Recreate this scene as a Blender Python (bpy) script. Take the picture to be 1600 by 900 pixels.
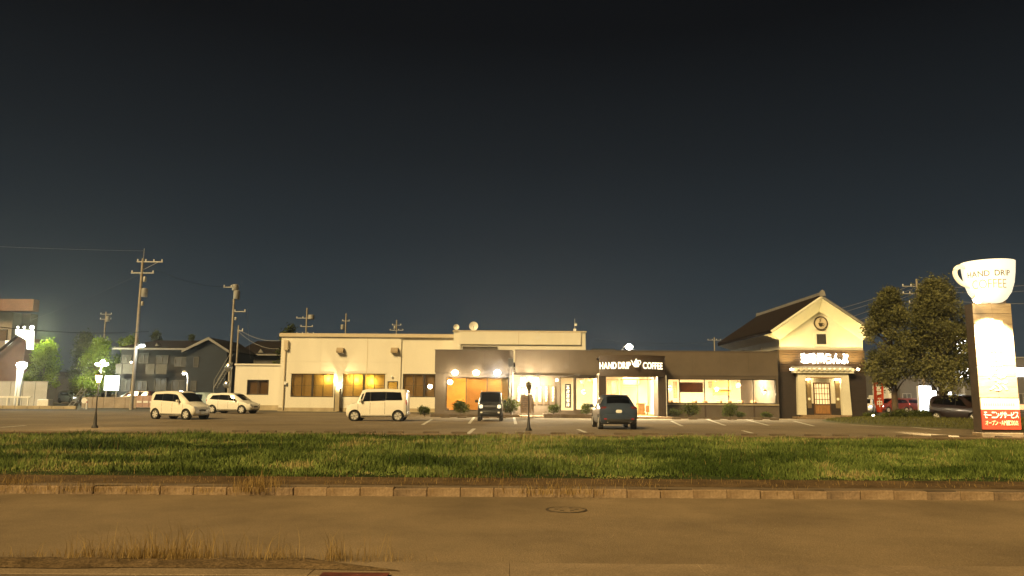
import bpy, math, random
import numpy as np
from mathutils import Vector, Matrix

R = math.radians
random.seed(7)
rng = np.random.default_rng(7)
scene = bpy.context.scene
for o in list(bpy.data.objects):
    bpy.data.objects.remove(o)
C = scene.collection

# ------------------------------------------------------------------ camera
FPX, CZ = 1200.0, 1.41                       # focal length in 1600-px pixels, eye height above the lot
TILT, ROLL = math.atan(170 / 1200), R(0.40)
c_right, c_up = Vector((1, 0, 0)), Vector((0, -math.sin(TILT), math.cos(TILT)))
c_fwd = Vector((0, math.cos(TILT), math.sin(TILT)))
rr = c_right * math.cos(ROLL) + c_up * math.sin(ROLL)
uu = c_up * math.cos(ROLL) - c_right * math.sin(ROLL)
cam_d = bpy.data.cameras.new('camera')
cam = bpy.data.objects.new('camera', cam_d)
C.objects.link(cam)
cam_d.sensor_width = 36
cam_d.lens = 36 * FPX / 1600
cam_d.clip_start, cam_d.clip_end = 0.1, 4000
cam.matrix_world = Matrix(((rr.x, uu.x, -c_fwd.x, 0), (rr.y, uu.y, -c_fwd.y, 0), (rr.z, uu.z, -c_fwd.z, CZ), (0, 0, 0, 1)))
scene.camera = cam

# ------------------------------------------------------------------ night sky
world = bpy.data.worlds.new('World')
scene.world = world
world.use_nodes = True
nt = world.node_tree
nt.nodes.clear()
SUN_EL, SUN_AZ = R(35), R(-34)               # the town's street lighting comes from behind the camera, a little from the left
wo = nt.nodes.new('ShaderNodeOutputWorld')
bg = nt.nodes.new('ShaderNodeBackground')
sky = nt.nodes.new('ShaderNodeTexSky')
sky.sky_type = 'NISHITA'
sky.sun_disc = False
sky.sun_elevation = SUN_EL
sky.sun_rotation = R(180) + SUN_AZ
sky.air_density, sky.dust_density, sky.ozone_density = 1.0, 1.5, 2.0
tc = nt.nodes.new('ShaderNodeTexCoord')
sx = nt.nodes.new('ShaderNodeSeparateXYZ')
rp = nt.nodes.new('ShaderNodeValToRGB')
for e in ((0.0, (.028, .037, .0415)), (.06, (.0258, .0350, .0395)), (.12, (.0185, .0258, .0305)), (.20, (.0116, .0160, .0193)), (.30, (.0070, .0091, .0108)), (.44, (.0026, .0030, .0035)), (1.0, (.0015, .0016, .0019))):
    if e[0] in (0.0, 1.0):
        el = rp.color_ramp.elements[0 if e[0] == 0 else -1]
    else:
        el = rp.color_ramp.elements.new(e[0])
    el.color = (*e[1], 1)
mx = nt.nodes.new('ShaderNodeMix')
mx.data_type = 'RGBA'
mx.blend_type = 'ADD'
mx.inputs[0].default_value = 1
sc_ = nt.nodes.new('ShaderNodeVectorMath')
sc_.operation = 'SCALE'
sc_.inputs['Scale'].default_value = 0.0004
L = nt.links.new
L(tc.outputs['Generated'], sx.inputs[0])
L(sx.outputs['Z'], rp.inputs[0])
L(sky.outputs[0], sc_.inputs[0])
L(rp.outputs[0], mx.inputs[6])
L(sc_.outputs[0], mx.inputs[7])
L(mx.outputs[2], bg.inputs[0])
bg.inputs[1].default_value = 1.0
L(bg.outputs[0], wo.inputs[0])

sun_d = bpy.data.lights.new('street_glow', 'SUN')
sun_d.energy = 4.3
sun_d.angle = R(16)
sun_d.color = (1.0, .715, .315)
sun = bpy.data.objects.new('street_glow', sun_d)
C.objects.link(sun)
d_ = Vector((-math.sin(SUN_AZ) * math.cos(SUN_EL), math.cos(SUN_AZ) * math.cos(SUN_EL), -math.sin(SUN_EL)))
sun.rotation_euler = d_.to_track_quat('-Z', 'Y').to_euler()

scene.view_settings.view_transform = 'Standard'
scene.view_settings.look = 'None'
scene.view_settings.exposure = 0.55
scene.view_settings.gamma = 1
cy = scene.cycles
cy.use_denoising = True
cy.max_bounces = 6
cy.diffuse_bounces = 3
cy.glossy_bounces = 3
cy.transmission_bounces = 5
cy.transparent_max_bounces = 12
cy.sample_clamp_indirect = 4
cy.caustics_reflective = cy.caustics_refractive = False

# ------------------------------------------------------------------ helpers
def W(px, py, Y):
    """point of the photograph (1600 px wide) at distance Y"""
    d = c_fwd + rr * ((px - 800) / FPX) + uu * ((450 - py) / FPX)
    return Vector((0, 0, CZ)) + d * (Y / d.y)

def WX(px, Y, py=600):
    return W(px, py, Y).x

def WZ(py, Y, px=800):
    return W(px, py, Y).z

def G(px, py, z=0.0):
    d = c_fwd + rr * ((px - 800) / FPX) + uu * ((450 - py) / FPX)
    return Vector((0, 0, CZ)) + d * ((z - CZ) / d.z)

MATS = {}
def mat(name, col, rough=.7, var=.12, scale=3.0, bump=0.0, bscale=40.0, metal=0.0, spec=.4, col2=None, emit=None, es=0.0, coat=0.0, stretch=None, fine=0.0):
    if name in MATS:
        return MATS[name]
    m = bpy.data.materials.new(name)
    m.use_nodes = True
    n = m.node_tree
    b = n.nodes['Principled BSDF']
    b.inputs['Roughness'].default_value = rough
    b.inputs['Metallic'].default_value = metal
    b.inputs['Specular IOR Level'].default_value = spec
    b.inputs['Coat Weight'].default_value = coat
    b.inputs['Coat Roughness'].default_value = .08
    t = n.nodes.new('ShaderNodeTexCoord')
    vec = t.outputs['Object']
    if stretch:
        mp = n.nodes.new('ShaderNodeMapping')
        mp.inputs['Scale'].default_value = stretch
        n.links.new(vec, mp.inputs[0])
        vec = mp.outputs[0]
    nz = n.nodes.new('ShaderNodeTexNoise')
    nz.inputs['Scale'].default_value = scale
    nz.inputs['Detail'].default_value = 6
    nz.inputs['Roughness'].default_value = .65
    n.links.new(vec, nz.inputs['Vector'])
    r = n.nodes.new('ShaderNodeValToRGB')
    c2 = col2 if col2 else tuple(c * (1 - 2.2 * var) for c in col)
    r.color_ramp.elements[0].color = (*c2, 1)
    r.color_ramp.elements[1].color = (*[min(1, c * (1 + (0 if col2 else var))) for c in col], 1)
    r.color_ramp.elements[0].position = .3
    r.color_ramp.elements[1].position = .7
    n.links.new(nz.outputs['Fac'], r.inputs[0])
    out = r.outputs[0]
    if fine:
        nf = n.nodes.new('ShaderNodeTexNoise')
        nf.inputs['Scale'].default_value = bscale
        nf.inputs['Detail'].default_value = 3
        n.links.new(t.outputs['Object'], nf.inputs['Vector'])
        mr = n.nodes.new('ShaderNodeMapRange')
        mr.inputs['From Min'].default_value = .3
        mr.inputs['From Max'].default_value = .7
        mr.inputs['To Min'].default_value = 1 - fine
        mr.inputs['To Max'].default_value = 1 + fine
        n.links.new(nf.outputs['Fac'], mr.inputs['Value'])
        ml = n.nodes.new('ShaderNodeVectorMath')
        ml.operation = 'SCALE'
        n.links.new(out, ml.inputs[0])
        n.links.new(mr.outputs[0], ml.inputs['Scale'])
        out = ml.outputs[0]
    n.links.new(out, b.inputs['Base Color'])
    if bump:
        nb = n.nodes.new('ShaderNodeTexNoise')
        nb.inputs['Scale'].default_value = bscale
        nb.inputs['Detail'].default_value = 4
        n.links.new(vec, nb.inputs['Vector'])
        bp = n.nodes.new('ShaderNodeBump')
        bp.inputs['Strength'].default_value = bump
        bp.inputs['Distance'].default_value = .02
        n.links.new(nb.outputs['Fac'], bp.inputs['Height'])
        n.links.new(bp.outputs[0], b.inputs['Normal'])
    if emit:
        b.inputs['Emission Color'].default_value = (*emit, 1)
        b.inputs['Emission Strength'].default_value = es
    MATS[name] = m
    return m

def glass_mat(name, tint=(1, 1, 1), refl=.12, rough=.02):
    if name in MATS:
        return MATS[name]
    m = bpy.data.materials.new(name)
    m.use_nodes = True
    n = m.node_tree
    n.nodes.clear()
    o = n.nodes.new('ShaderNodeOutputMaterial')
    tr = n.nodes.new('ShaderNodeBsdfTransparent')
    nz = n.nodes.new('ShaderNodeTexNoise')
    nz.inputs['Scale'].default_value = 1.2
    r = n.nodes.new('ShaderNodeValToRGB')
    r.color_ramp.elements[0].color = (*[c * .93 for c in tint], 1)
    r.color_ramp.elements[1].color = (*tint, 1)
    n.links.new(nz.outputs['Fac'], r.inputs[0])
    n.links.new(r.outputs[0], tr.inputs[0])
    gl = n.nodes.new('ShaderNodeBsdfGlossy')
    gl.inputs['Roughness'].default_value = rough
    lw = n.nodes.new('ShaderNodeLayerWeight')
    pw_ = n.nodes.new('ShaderNodeMath')
    pw_.operation = 'POWER'
    pw_.inputs[1].default_value = 4
    n.links.new(lw.outputs['Facing'], pw_.inputs[0])
    mt = n.nodes.new('ShaderNodeMath')
    mt.operation = 'MULTIPLY_ADD'
    mt.inputs[1].default_value = .6
    mt.inputs[2].default_value = refl
    n.links.new(pw_.outputs[0], mt.inputs[0])
    mx_ = n.nodes.new('ShaderNodeMixShader')
    n.links.new(mt.outputs[0], mx_.inputs[0])
    n.links.new(tr.outputs[0], mx_.inputs[1])
    n.links.new(gl.outputs[0], mx_.inputs[2])
    n.links.new(mx_.outputs[0], o.inputs[0])
    MATS[name] = m
    return m

def translucent_mat(name, col, f=.5, scale=2.0):
    if name in MATS:
        return MATS[name]
    m = bpy.data.materials.new(name)
    m.use_nodes = True
    n = m.node_tree
    n.nodes.clear()
    o = n.nodes.new('ShaderNodeOutputMaterial')
    d = n.nodes.new('ShaderNodeBsdfDiffuse')
    t = n.nodes.new('ShaderNodeBsdfTranslucent')
    nz = n.nodes.new('ShaderNodeTexNoise')
    nz.inputs['Scale'].default_value = scale
    nz.inputs['Detail'].default_value = 5
    r = n.nodes.new('ShaderNodeValToRGB')
    r.color_ramp.elements[0].color = (*[c * .75 for c in col], 1)
    r.color_ramp.elements[1].color = (*col, 1)
    g = n.nodes.new('ShaderNodeTexCoord')
    n.links.new(g.outputs['Object'], nz.inputs['Vector'])
    n.links.new(nz.outputs['Fac'], r.inputs[0])
    n.links.new(r.outputs[0], d.inputs[0])
    n.links.new(r.outputs[0], t.inputs[0])
    x = n.nodes.new('ShaderNodeMixShader')
    x.inputs[0].default_value = f
    n.links.new(d.outputs[0], x.inputs[1])
    n.links.new(t.outputs[0], x.inputs[2])
    n.links.new(x.outputs[0], o.inputs[0])
    MATS[name] = m
    return m

def leaf_mat(name, c0, c1, trans=.3, straw=None):
    """foliage: colour from the mesh's own per-leaf attribute"""
    if name in MATS:
        return MATS[name]
    m = bpy.data.materials.new(name)
    m.use_nodes = True
    n = m.node_tree
    n.nodes.clear()
    o = n.nodes.new('ShaderNodeOutputMaterial')
    a = n.nodes.new('ShaderNodeAttribute')
    a.attribute_name = 'tone'
    r = n.nodes.new('ShaderNodeValToRGB')
    r.color_ramp.elements[0].color = (*c0, 1)
    r.color_ramp.elements[1].color = (*c1, 1)
    if straw:
        r.color_ramp.elements[1].position = .86
        e_ = r.color_ramp.elements.new(1.0)
        e_.color = (*straw, 1)
    n.links.new(a.outputs['Fac'], r.inputs[0])
    d = n.nodes.new('ShaderNodeBsdfDiffuse')
    t = n.nodes.new('ShaderNodeBsdfTranslucent')
    n.links.new(r.outputs[0], d.inputs[0])
    n.links.new(r.outputs[0], t.inputs[0])
    x = n.nodes.new('ShaderNodeMixShader')
    x.inputs[0].default_value = trans
    n.links.new(d.outputs[0], x.inputs[1])
    n.links.new(t.outputs[0], x.inputs[2])
    n.links.new(x.outputs[0], o.inputs[0])
    MATS[name] = m
    return m

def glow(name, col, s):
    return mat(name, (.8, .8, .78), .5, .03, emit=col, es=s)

def root_loc(p):
    v = Vector((0, 0, 0))
    while p is not None:
        v = v + p.location
        p = p.parent
    return v

class MB:
    def __init__(s):
        s.v, s.f = [], []
    def add(s, vs, fs):
        k = len(s.v)
        s.v += [tuple(v) for v in vs]
        s.f += [tuple(i + k for i in f) for f in fs]
        return s
    def box(s, x0, x1, y0, y1, z0, z1):
        return s.add([(x0, y0, z0), (x1, y0, z0), (x1, y1, z0), (x0, y1, z0), (x0, y0, z1), (x1, y0, z1), (x1, y1, z1), (x0, y1, z1)],
                     [(0, 3, 2, 1), (4, 5, 6, 7), (0, 1, 5, 4), (1, 2, 6, 5), (2, 3, 7, 6), (3, 0, 4, 7)])
    def prism(s, poly, y0, y1, axis='y'):
        """poly in (x,z) extruded over y; axis 'x': poly in (y,z) extruded over x; 'z': poly in (x,y)"""
        n = len(poly)
        if axis == 'y':
            a = [(p[0], y0, p[1]) for p in poly]; b = [(p[0], y1, p[1]) for p in poly]
        elif axis == 'x':
            a = [(y0, p[0], p[1]) for p in poly]; b = [(y1, p[0], p[1]) for p in poly]
        else:
            a = [(p[0], p[1], y0) for p in poly]; b = [(p[0], p[1], y1) for p in poly]
        return s.add(a + b, [tuple(range(n)), tuple(range(2 * n - 1, n - 1, -1))] + [(i, i + n, (i + 1) % n + n, (i + 1) % n) for i in range(n)])
    def tube(s, pts, r, n=8, r1=None, cap=True):
        pts = [Vector(p) for p in pts]
        m = len(pts)
        rings = []
        for i, p in enumerate(pts):
            d = (pts[min(i + 1, m - 1)] - pts[max(i - 1, 0)]).normalized()
            a = d.cross(Vector((0, 0, 1)) if abs(d.z) < .95 else Vector((1, 0, 0))).normalized()
            b = d.cross(a)
            ra = r if r1 is None else r + (r1 - r) * i / (m - 1)
            rings.append([p + a * (ra * math.cos(6.28318 * k / n)) + b * (ra * math.sin(6.28318 * k / n)) for k in range(n)])
        vs = [v for g in rings for v in g]
        fs = [(i * n + k, i * n + (k + 1) % n, (i + 1) * n + (k + 1) % n, (i + 1) * n + k) for i in range(m - 1) for k in range(n)]
        if cap:
            fs += [tuple(range(n - 1, -1, -1)), tuple(range((m - 1) * n, m * n))]
        return s.add(vs, fs)
    def lathe(s, prof, c=(0, 0, 0), n=20, axis='z', cap0=True):
        c = Vector(c)
        vs = []
        for (r, h) in prof:
            for k in range(n):
                a = 6.283185 * k / n
                q = (r * math.cos(a), r * math.sin(a), h)
                if axis == 'y':
                    q = (q[0], q[2], q[1])
                elif axis == 'x':
                    q = (q[2], q[0], q[1])
                vs.append(c + Vector(q))
        m = len(prof)
        fs = [(i * n + k, i * n + (k + 1) % n, (i + 1) * n + (k + 1) % n, (i + 1) * n + k) for i in range(m - 1) for k in range(n)]
        fs += ([tuple(range(n - 1, -1, -1))] if cap0 else []) + [tuple(range((m - 1) * n, m * n))]
        return s.add(vs, fs)
    def ball(s, c, r, n=12, sz=1.0):
        prof = [(max(1e-3, r * math.sin(math.pi * i / 8)), -r * sz * math.cos(math.pi * i / 8)) for i in range(9)]
        return s.lathe(prof, c, n)
    def build(s, name, m, parent=None, origin=None, smooth=False, local=False, bevel=0):
        me = bpy.data.meshes.new(name)
        off = Vector((0, 0, 0))
        if not local:
            off = root_loc(parent) if parent is not None else (Vector(origin) if origin is not None else off)
        me.from_pydata([(v[0] - off.x, v[1] - off.y, v[2] - off.z) for v in s.v], [], s.f)
        me.materials.append(m)
        import bmesh
        bm = bmesh.new()
        bm.from_mesh(me)
        bmesh.ops.recalc_face_normals(bm, faces=bm.faces)
        if bevel:
            bmesh.ops.bevel(bm, geom=list(bm.edges), offset=bevel, segments=1, affect='EDGES', profile=.5)
        bm.to_mesh(me)
        bm.free()
        if smooth:
            for p in me.polygons:
                p.use_smooth = True
            me.set_sharp_from_angle(angle=R(38))
        o = bpy.data.objects.new(name, me)
        C.objects.link(o)
        if parent is not None:
            o.parent = parent
        elif not local:
            o.location = off
        return o

def tag(o, label=None, cat=None, group=None, kind=None):
    if label: o['label'] = label
    if cat: o['category'] = cat
    if group: o['group'] = group
    if kind: o['kind'] = kind
    return o

def thing(name, label, cat, loc=(0, 0, 0), rz=0, group=None):
    o = bpy.data.objects.new(name, None)
    o.empty_display_size = .2
    C.objects.link(o)
    o.location = loc
    o.rotation_euler = (0, 0, rz)
    return tag(o, label, cat, group)

def copy_tree(o, parent=None):
    c = o.copy()
    C.objects.link(c)
    c.parent = parent
    for ch in list(o.children):
        copy_tree(ch, c)
    return c

def bx(name, m, parent, x0, x1, y0, y1, z0, z1, bevel=0, **k):
    return MB().box(min(x0, x1), max(x0, x1), min(y0, y1), max(y0, y1), min(z0, z1), max(z0, z1)).build(name, m, parent, bevel=bevel, **k)

def lamp(parent, loc, col, watts, radius=.1, kind='POINT', direction=None, size=None, spot=None, blend=.4, local=False):
    d = bpy.data.lights.new('lamp_light', kind)
    d.energy = watts
    d.color = col
    if kind == 'AREA':
        d.shape = 'RECTANGLE'
        d.size, d.size_y = size
    else:
        d.shadow_soft_size = radius
    if kind == 'SPOT':
        d.spot_size = R(spot)
        d.spot_blend = blend
    o = bpy.data.objects.new('lamp_light', d)
    C.objects.link(o)
    o.parent = parent
    o.location = Vector(loc) - (Vector((0, 0, 0)) if local else root_loc(parent))
    if direction is not None:
        o.rotation_euler = Vector(direction).to_track_quat('-Z', 'Y').to_euler()
    return o

def text_mesh(txt, size=1.0, offset=0.0, extrude=.01):
    """outline of some writing as verts/faces in (x, z), lower left at origin"""
    cu = bpy.data.curves.new('writing', 'FONT')
    cu.body = txt
    cu.size = size
    cu.offset = offset
    cu.extrude = extrude
    cu.resolution_u = 3
    ob = bpy.data.objects.new('writing', cu)
    C.objects.link(ob)
    dg = bpy.context.evaluated_depsgraph_get()
    me = ob.evaluated_get(dg).to_mesh()
    vs = [tuple(v.co) for v in me.vertices]
    fs = [tuple(p.vertices) for p in me.polygons]
    ob.evaluated_get(dg).to_mesh_clear()
    bpy.data.objects.remove(ob)
    bpy.data.curves.remove(cu)
    if not vs:
        return [], [], 0, 0
    x0 = min(v[0] for v in vs); x1 = max(v[0] for v in vs)
    y0 = min(v[1] for v in vs); y1 = max(v[1] for v in vs)
    return [(v[0] - x0, v[2], v[1] - y0) for v in vs], fs, x1 - x0, y1 - y0

def write(txt, parent, m, x0, x1, y, z0, z1, offset=0.0, ext=.012, warp=None, name='letter', vertical=False):
    """write txt letter by letter into a box of the plane y (facing -y); each letter is a part"""
    glyphs = []
    for ch in txt:
        glyphs.append((ch, None, None, .35, 0) if ch == ' ' else (ch, *text_mesh(ch, 1.0, offset, ext)))
    latin = all(ord(c) < 0x2000 for c in txt)
    wts = [1.0 if ord(g[0]) > 0x2000 else max(.5, g[3] + .2) for g in glyphs]
    cap = max((g[4] for g in glyphs), default=1)
    gap = .11
    if latin:
        total = sum(g[3] for g in glyphs) + gap * (len(glyphs) - 1)
    cells = len(txt)
    cur = 0.0
    for i, (ch, vs, fs, w, h) in enumerate(glyphs):
        if latin:
            a0 = x0 + (x1 - x0) * cur / total
            a1 = x0 + (x1 - x0) * (cur + w) / total
            cur += w + gap
            b0, b1 = z0, z0 + (z1 - z0) * h / cap
        elif vertical:
            a0, a1 = x0, x1
            b1 = z1 - (z1 - z0) * i / cells
            b0 = z1 - (z1 - z0) * (i + .93) / cells
        else:
            a0 = x0 + (x1 - x0) * (sum(wts[:i]) + .05) / sum(wts)
            a1 = x0 + (x1 - x0) * (sum(wts[:i + 1]) - .05) / sum(wts)
            b0, b1 = z0, z1
        if not vs:
            continue
        if not latin:
            if ch in 'ー〜':
                k = b1 - b0
                b0, b1 = b0 + .40 * k, b0 + .56 * k
        out = []
        for v in vs:
            p = (a0 + v[0] / max(w, 1e-4) * (a1 - a0), y - v[1] - ext, b0 + v[2] / max(h, 1e-4) * (b1 - b0))
            out.append(warp(p) if warp else p)
        MB().add(out, fs).build(name, m, parent)

def strokes(parent, m, x0, x1, y, z0, z1, n, seed):
    """illegible pale brush characters, one part per character"""
    rd = random.Random(seed)
    h = (z1 - z0) / n
    for i in range(n):
        b = MB()
        a = z1 - h * (i + .93)
        t = z1 - h * (i + .07)
        w = x1 - x0
        for k in range(3):
            zz = a + (t - a) * (.15 + .33 * k + rd.uniform(-.05, .05))
            xa = x0 + w * rd.uniform(0, .2); xb = x1 - w * rd.uniform(0, .2)
            b.box(xa, xb, y - .012 - .001 * k, y, zz, zz + h * .11)
        xm = x0 + w * rd.uniform(.35, .6)
        b.box(xm, xm + w * .16, y - .017, y, a, t)
        xm = x0 + w * rd.uniform(.05, .3)
        b.box(xm, xm + w * .13, y - .019, y, a, a + (t - a) * .55)
        b.build('letter', m, parent)

def wall_open(x0, x1, z0, z1, y0, y1, ops):
    """wall slab with rectangular openings (x0,x1,z0,z1)"""
    xs = sorted({x0, x1, *[v for o in ops for v in o[:2]]})
    zs = sorted({z0, z1, *[v for o in ops for v in o[2:]]})
    b = MB()
    for i in range(len(xs) - 1):
        run = None
        for j in range(len(zs) - 1):
            cx, cz = (xs[i] + xs[i + 1]) / 2, (zs[j] + zs[j + 1]) / 2
            solid = not any(o[0] < cx < o[1] and o[2] < cz < o[3] for o in ops)
            if solid:
                run = (run[0], zs[j + 1]) if run else (zs[j], zs[j + 1])
            if run and (not solid or j == len(zs) - 2):
                b.box(xs[i], xs[i + 1], y0, y1, run[0], run[1])
                run = None
    return b

def window(parent, x0, x1, z0, z1, y, nx, mframe, mglass, fw=.05, d=.07, sill=None, split=None):
    """window part > frame, panes"""
    f = MB()
    f.box(x0, x1, y, y + d, z1 - fw, z1).box(x0, x1, y, y + d, z0, z0 + fw)
    edges = split if split else [x0 + (x1 - x0) * i / nx for i in range(nx + 1)]
    for i, e in enumerate(edges):
        a = e if i == 0 else (e - fw if i == len(edges) - 1 else e - fw / 2)
        f.box(a, a + fw, y + .002, y + d - .002, z0 + fw, z1 - fw)
    w = f.build('window', mframe, parent)
    for i in range(len(edges) - 1):
        MB().box(edges[i] + fw / 2, edges[i + 1] - fw / 2, y + d * .45, y + d * .6, z0 + fw * .6, z1 - fw * .6).build('pane', mglass, w)
    if sill:
        bx('sill', sill, w, x0 - .05, x1 + .05, y - .07, y + .03, z0 - .07, z0 - .002)
    return w

def vnoise(x, y, seed):
    r = np.random.default_rng(seed)
    gx = r.uniform(0, 1, (64, 64))
    xi, yi = np.floor(x).astype(int), np.floor(y).astype(int)
    fx, fy = x - xi, y - yi
    fx = fx * fx * (3 - 2 * fx); fy = fy * fy * (3 - 2 * fy)
    g00 = gx[xi % 64, yi % 64]; g10 = gx[(xi + 1) % 64, yi % 64]; g01 = gx[xi % 64, (yi + 1) % 64]; g11 = gx[(xi + 1) % 64, (yi + 1) % 64]
    return (g00 * (1 - fx) + g10 * fx) * (1 - fy) + (g01 * (1 - fx) + g11 * fx) * fy

# ------------------------------------------------------------------ materials
M_asph = mat('road asphalt', (.215, .156, .092), .92, .16, .42, .5, 60, fine=.30, spec=.2)
M_lot = mat('lot asphalt', (.185, .143, .092), .92, .16, .22, .4, 12, fine=.3, spec=.2)
M_conc = mat('kerb concrete', (.30, .215, .135), .9, .18, 2.6, .5, 30, fine=.15, spec=.2, col2=(.15, .098, .055))
M_concd = mat('stained concrete', (.17, .125, .08), .9, .2, 1.2, .5, 30, fine=.15, spec=.2)
M_soil = mat('dry soil', (.115, .075, .038), .98, .25, 1.5, .8, 25, fine=.3, spec=.1)
M_turf = mat('turf soil', (.030, .042, .012), .98, .3, .8, .8, 20, spec=.1, fine=.3)
M_line = mat('road paint', (.55, .52, .46), .8, .2, 4, fine=.2, bscale=25)
M_white = mat('cream wall coating', (.65, .61, .515), .85, .03, .6, .12, 60, spec=.2, stretch=(1.6, 1.6, .3))
M_cop = mat('beige coping metal', (.50, .42, .30), .6, .06, 1.0)
M_plinth = mat('mortar plinth', (.38, .31, .20), .9, .15, 1.0, .4, 30)
M_brown = mat('brown render', (.105, .083, .064), .85, .10, .6, .3, 50, spec=.2)
M_brownd = mat('dark brown boarding', (.045, .028, .017), .7, .15, 3, .2, 30, stretch=(1, 1, 8))
M_bfr = mat('bronze frame', (.035, .027, .02), .45, .1, 4)
M_plas = mat('white plaster', (.63, .595, .485), .8, .05, .7, .1, 40, spec=.2)
M_tile = mat('dark roof tile', (.016, .012, .011), .95, .2, 3, .2, 20, spec=.08)
M_tileg = mat('grey ridge tile', (.20, .19, .18), .7, .15, 3)
M_namako = mat('blackened boards', (.026, .017, .013), .75, .2, 2, .2, 30, stretch=(1, 1, 6))
M_glass = glass_mat('window glass', (.96, .96, .93), .06)
M_film = glass_mat('tinted window film', (.88, .80, .66), .07, .08)
M_carglass = glass_mat('car glass', (.10, .10, .10), .14)
M_tyre = mat('tyre rubber', (.018, .017, .016), .85, .2, 8)
M_rim = mat('wheel metal', (.52, .50, .47), .35, .1, 4, metal=0)
M_rimd = mat('wheel well metal', (.22, .21, .20), .5, .1, 4)
M_chrome = mat('bright trim', (.6, .6, .6), .2, .05, 4, metal=.9)
M_black = mat('black plastic', (.015, .014, .013), .6, .1, 6)
M_plate = mat('number plate', (.75, .75, .7), .5, .04, 5)
M_lens = mat('clear lamp lens', (.75, .75, .72), .12, .03, 5, spec=.8, coat=.6)
M_red = mat('red lamp lens', (.45, .02, .015), .2, .1, 5, spec=.7)
M_polec = mat('pole concrete', (.30, .26, .205), .85, .12, 1.5, .2, 20)
M_galv = mat('galvanised steel', (.34, .33, .31), .5, .1, 4, metal=.3)
M_wire = mat('wire sheath', (.05, .05, .05), .7, .1, 3)
M_wirel = mat('bare wire', (.28, .27, .26), .6, .1, 3)
M_bark = mat('tree bark', (.085, .06, .038), .95, .25, 6, .7, 18, stretch=(1, 1, .3))
M_wood = mat('oak wood', (.30, .15, .05), .55, .2, 3, .1, 20, stretch=(6, 6, 1))
M_interior = mat('interior plaster', (.74, .66, .50), .85, .06, .8)
M_floor = mat('interior floor', (.26, .15, .07), .5, .2, 2)
M_orange = mat('amber wall covering', (.58, .24, .035), .8, .12, 1.2)
M_dark = mat('dark iron', (.02, .018, .016), .6, .1, 5)
M_wpaint = mat('white painted metal', (.72, .71, .68), .5, .06, 3)
WARM = (1.0, .74, .36)
WARM2 = (1.0, .82, .50)
COOL = (.78, .90, 1.0)

# ------------------------------------------------------------------ ground
XR = 140
def strip(name, m, y0, y1, z0, z1, x0=-XR, x1=XR, nx=1):
    b = MB()
    vs, fs = [], []
    for i in range(nx + 1):
        x = x0 + (x1 - x0) * i / nx
        vs += [(x, y0, z0), (x, y1, z1)]
    for i in range(nx):
        fs.append((2 * i, 2 * i + 2, 2 * i + 3, 2 * i + 1))
    return tag(b.add(vs, fs).build(name, m), kind='structure')

g = MB()
prof = [(-300, -.6), (18, -.6), (27, -.06), (3000, -.06)]
for i in range(3):
    g.add([(-2500, prof[i][0], prof[i][1]), (2500, prof[i][0], prof[i][1]), (2500, prof[i + 1][0], prof[i + 1][1]), (-2500, prof[i + 1][0], prof[i + 1][1])], [(0, 1, 2, 3)])
tag(g.build('ground', mat('far ground', (.07, .06, .04), .95, .2, .05)), kind='structure')
strip('road', M_asph, 8.58, 14.16, -.37, -.37)
M_gut = mat('gutter concrete', (.24, .175, .108), .92, .12, 1.2, .5, 50, fine=.2, spec=.2)
# near gutter and pavement
pav = strip('pavement', M_concd, -6, 7.86, -.33, -.345)
gut = strip('gutter', M_concd, 7.55, 8.62, -.385, -.385)
k = 0
x = -12.0
while x < 12:
    o = MB().box(x, x + 1.997, 7.93, 8.575, -.38, -.352 + random.uniform(-.002, .002)).build('gutter_slab', M_gut, gut, bevel=.004)
    x += 2.0
sv, sf = [], []
for i in range(121):
    u_ = i / 120
    xx = -11 + u_ * 9.9
    wob = .13 * float(vnoise(np.array([xx * 1.7]), np.array([3.3]), 31)[0]) + .10 * float(vnoise(np.array([xx * 5.1]), np.array([9.3]), 32)[0])
    wo2 = .20 * float(vnoise(np.array([xx * 1.3]), np.array([5.3]), 33)[0])
    end = min(1, (1 - u_) * 9)
    for j in range(5):
        v_ = j / 4
        y_ = 8.05 + wo2 + (.50 + wob * 1.6 - wo2) * v_ * end
        hgt = .030 * math.sin(math.pi * v_) * (.5 + float(vnoise(np.array([xx * 3.0]), np.array([v_ * 4]), 34)[0])) * end
        sv.append((xx, y_, (-.348 if y_ < 8.57 else -.3675) + .003 + hgt))
for i in range(120):
    for j in range(4):
        sf.append((i * 5 + j, (i + 1) * 5 + j, (i + 1) * 5 + j + 1, i * 5 + j + 1))
tag(MB().add(sv, sf).build('gutter_soil', mat('gutter soil', (.145, .098, .052), .98, .25, 2.5, .9, 25, fine=.35, spec=.1), smooth=True), kind='structure')
# far kerb
KY = 14.2
kerb = strip('kerb', M_concd, KY + .16, KY + .5, -.232, -.230)
x = -15.0
kproto = []
for i in range(4):
    b = MB()
    j = .012 * i
    b.prism([(-.297, -.15), (.297, -.15), (.297, .148 - .006 * (i % 2)), (-.297, .150 - .004 * i)], -.09, .09)
    kproto.append(b.build('kerb_stone', [M_conc, M_conc, mat('mossy kerb', (.21, .145, .09), .9, .25, 3, .5, 30, fine=.2), M_conc][i], kerb, bevel=.012, local=True))
first = set()
n = 0
while x < 15.2:
    i = random.choice([0, 1, 1, 0, 2, 3])
    if i in first:
        o = kproto[i].copy(); C.objects.link(o); o.parent = kerb
    else:
        o = kproto[i]; first.add(i)
    o.location = (x + random.uniform(-.004, .004), KY + .07 + random.uniform(-.012, .012), -.37 + random.uniform(-.014, .006))
    o.rotation_euler = (random.uniform(-.03, .03), random.uniform(-.012, .012), random.uniform(-.014, .014))
    x += .6
for i in range(4):
    if i not in first:
        bpy.data.objects.remove(kproto[i])
strip('verge_path', M_soil, KY + .45, 15.75, -.226, -.20)
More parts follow.
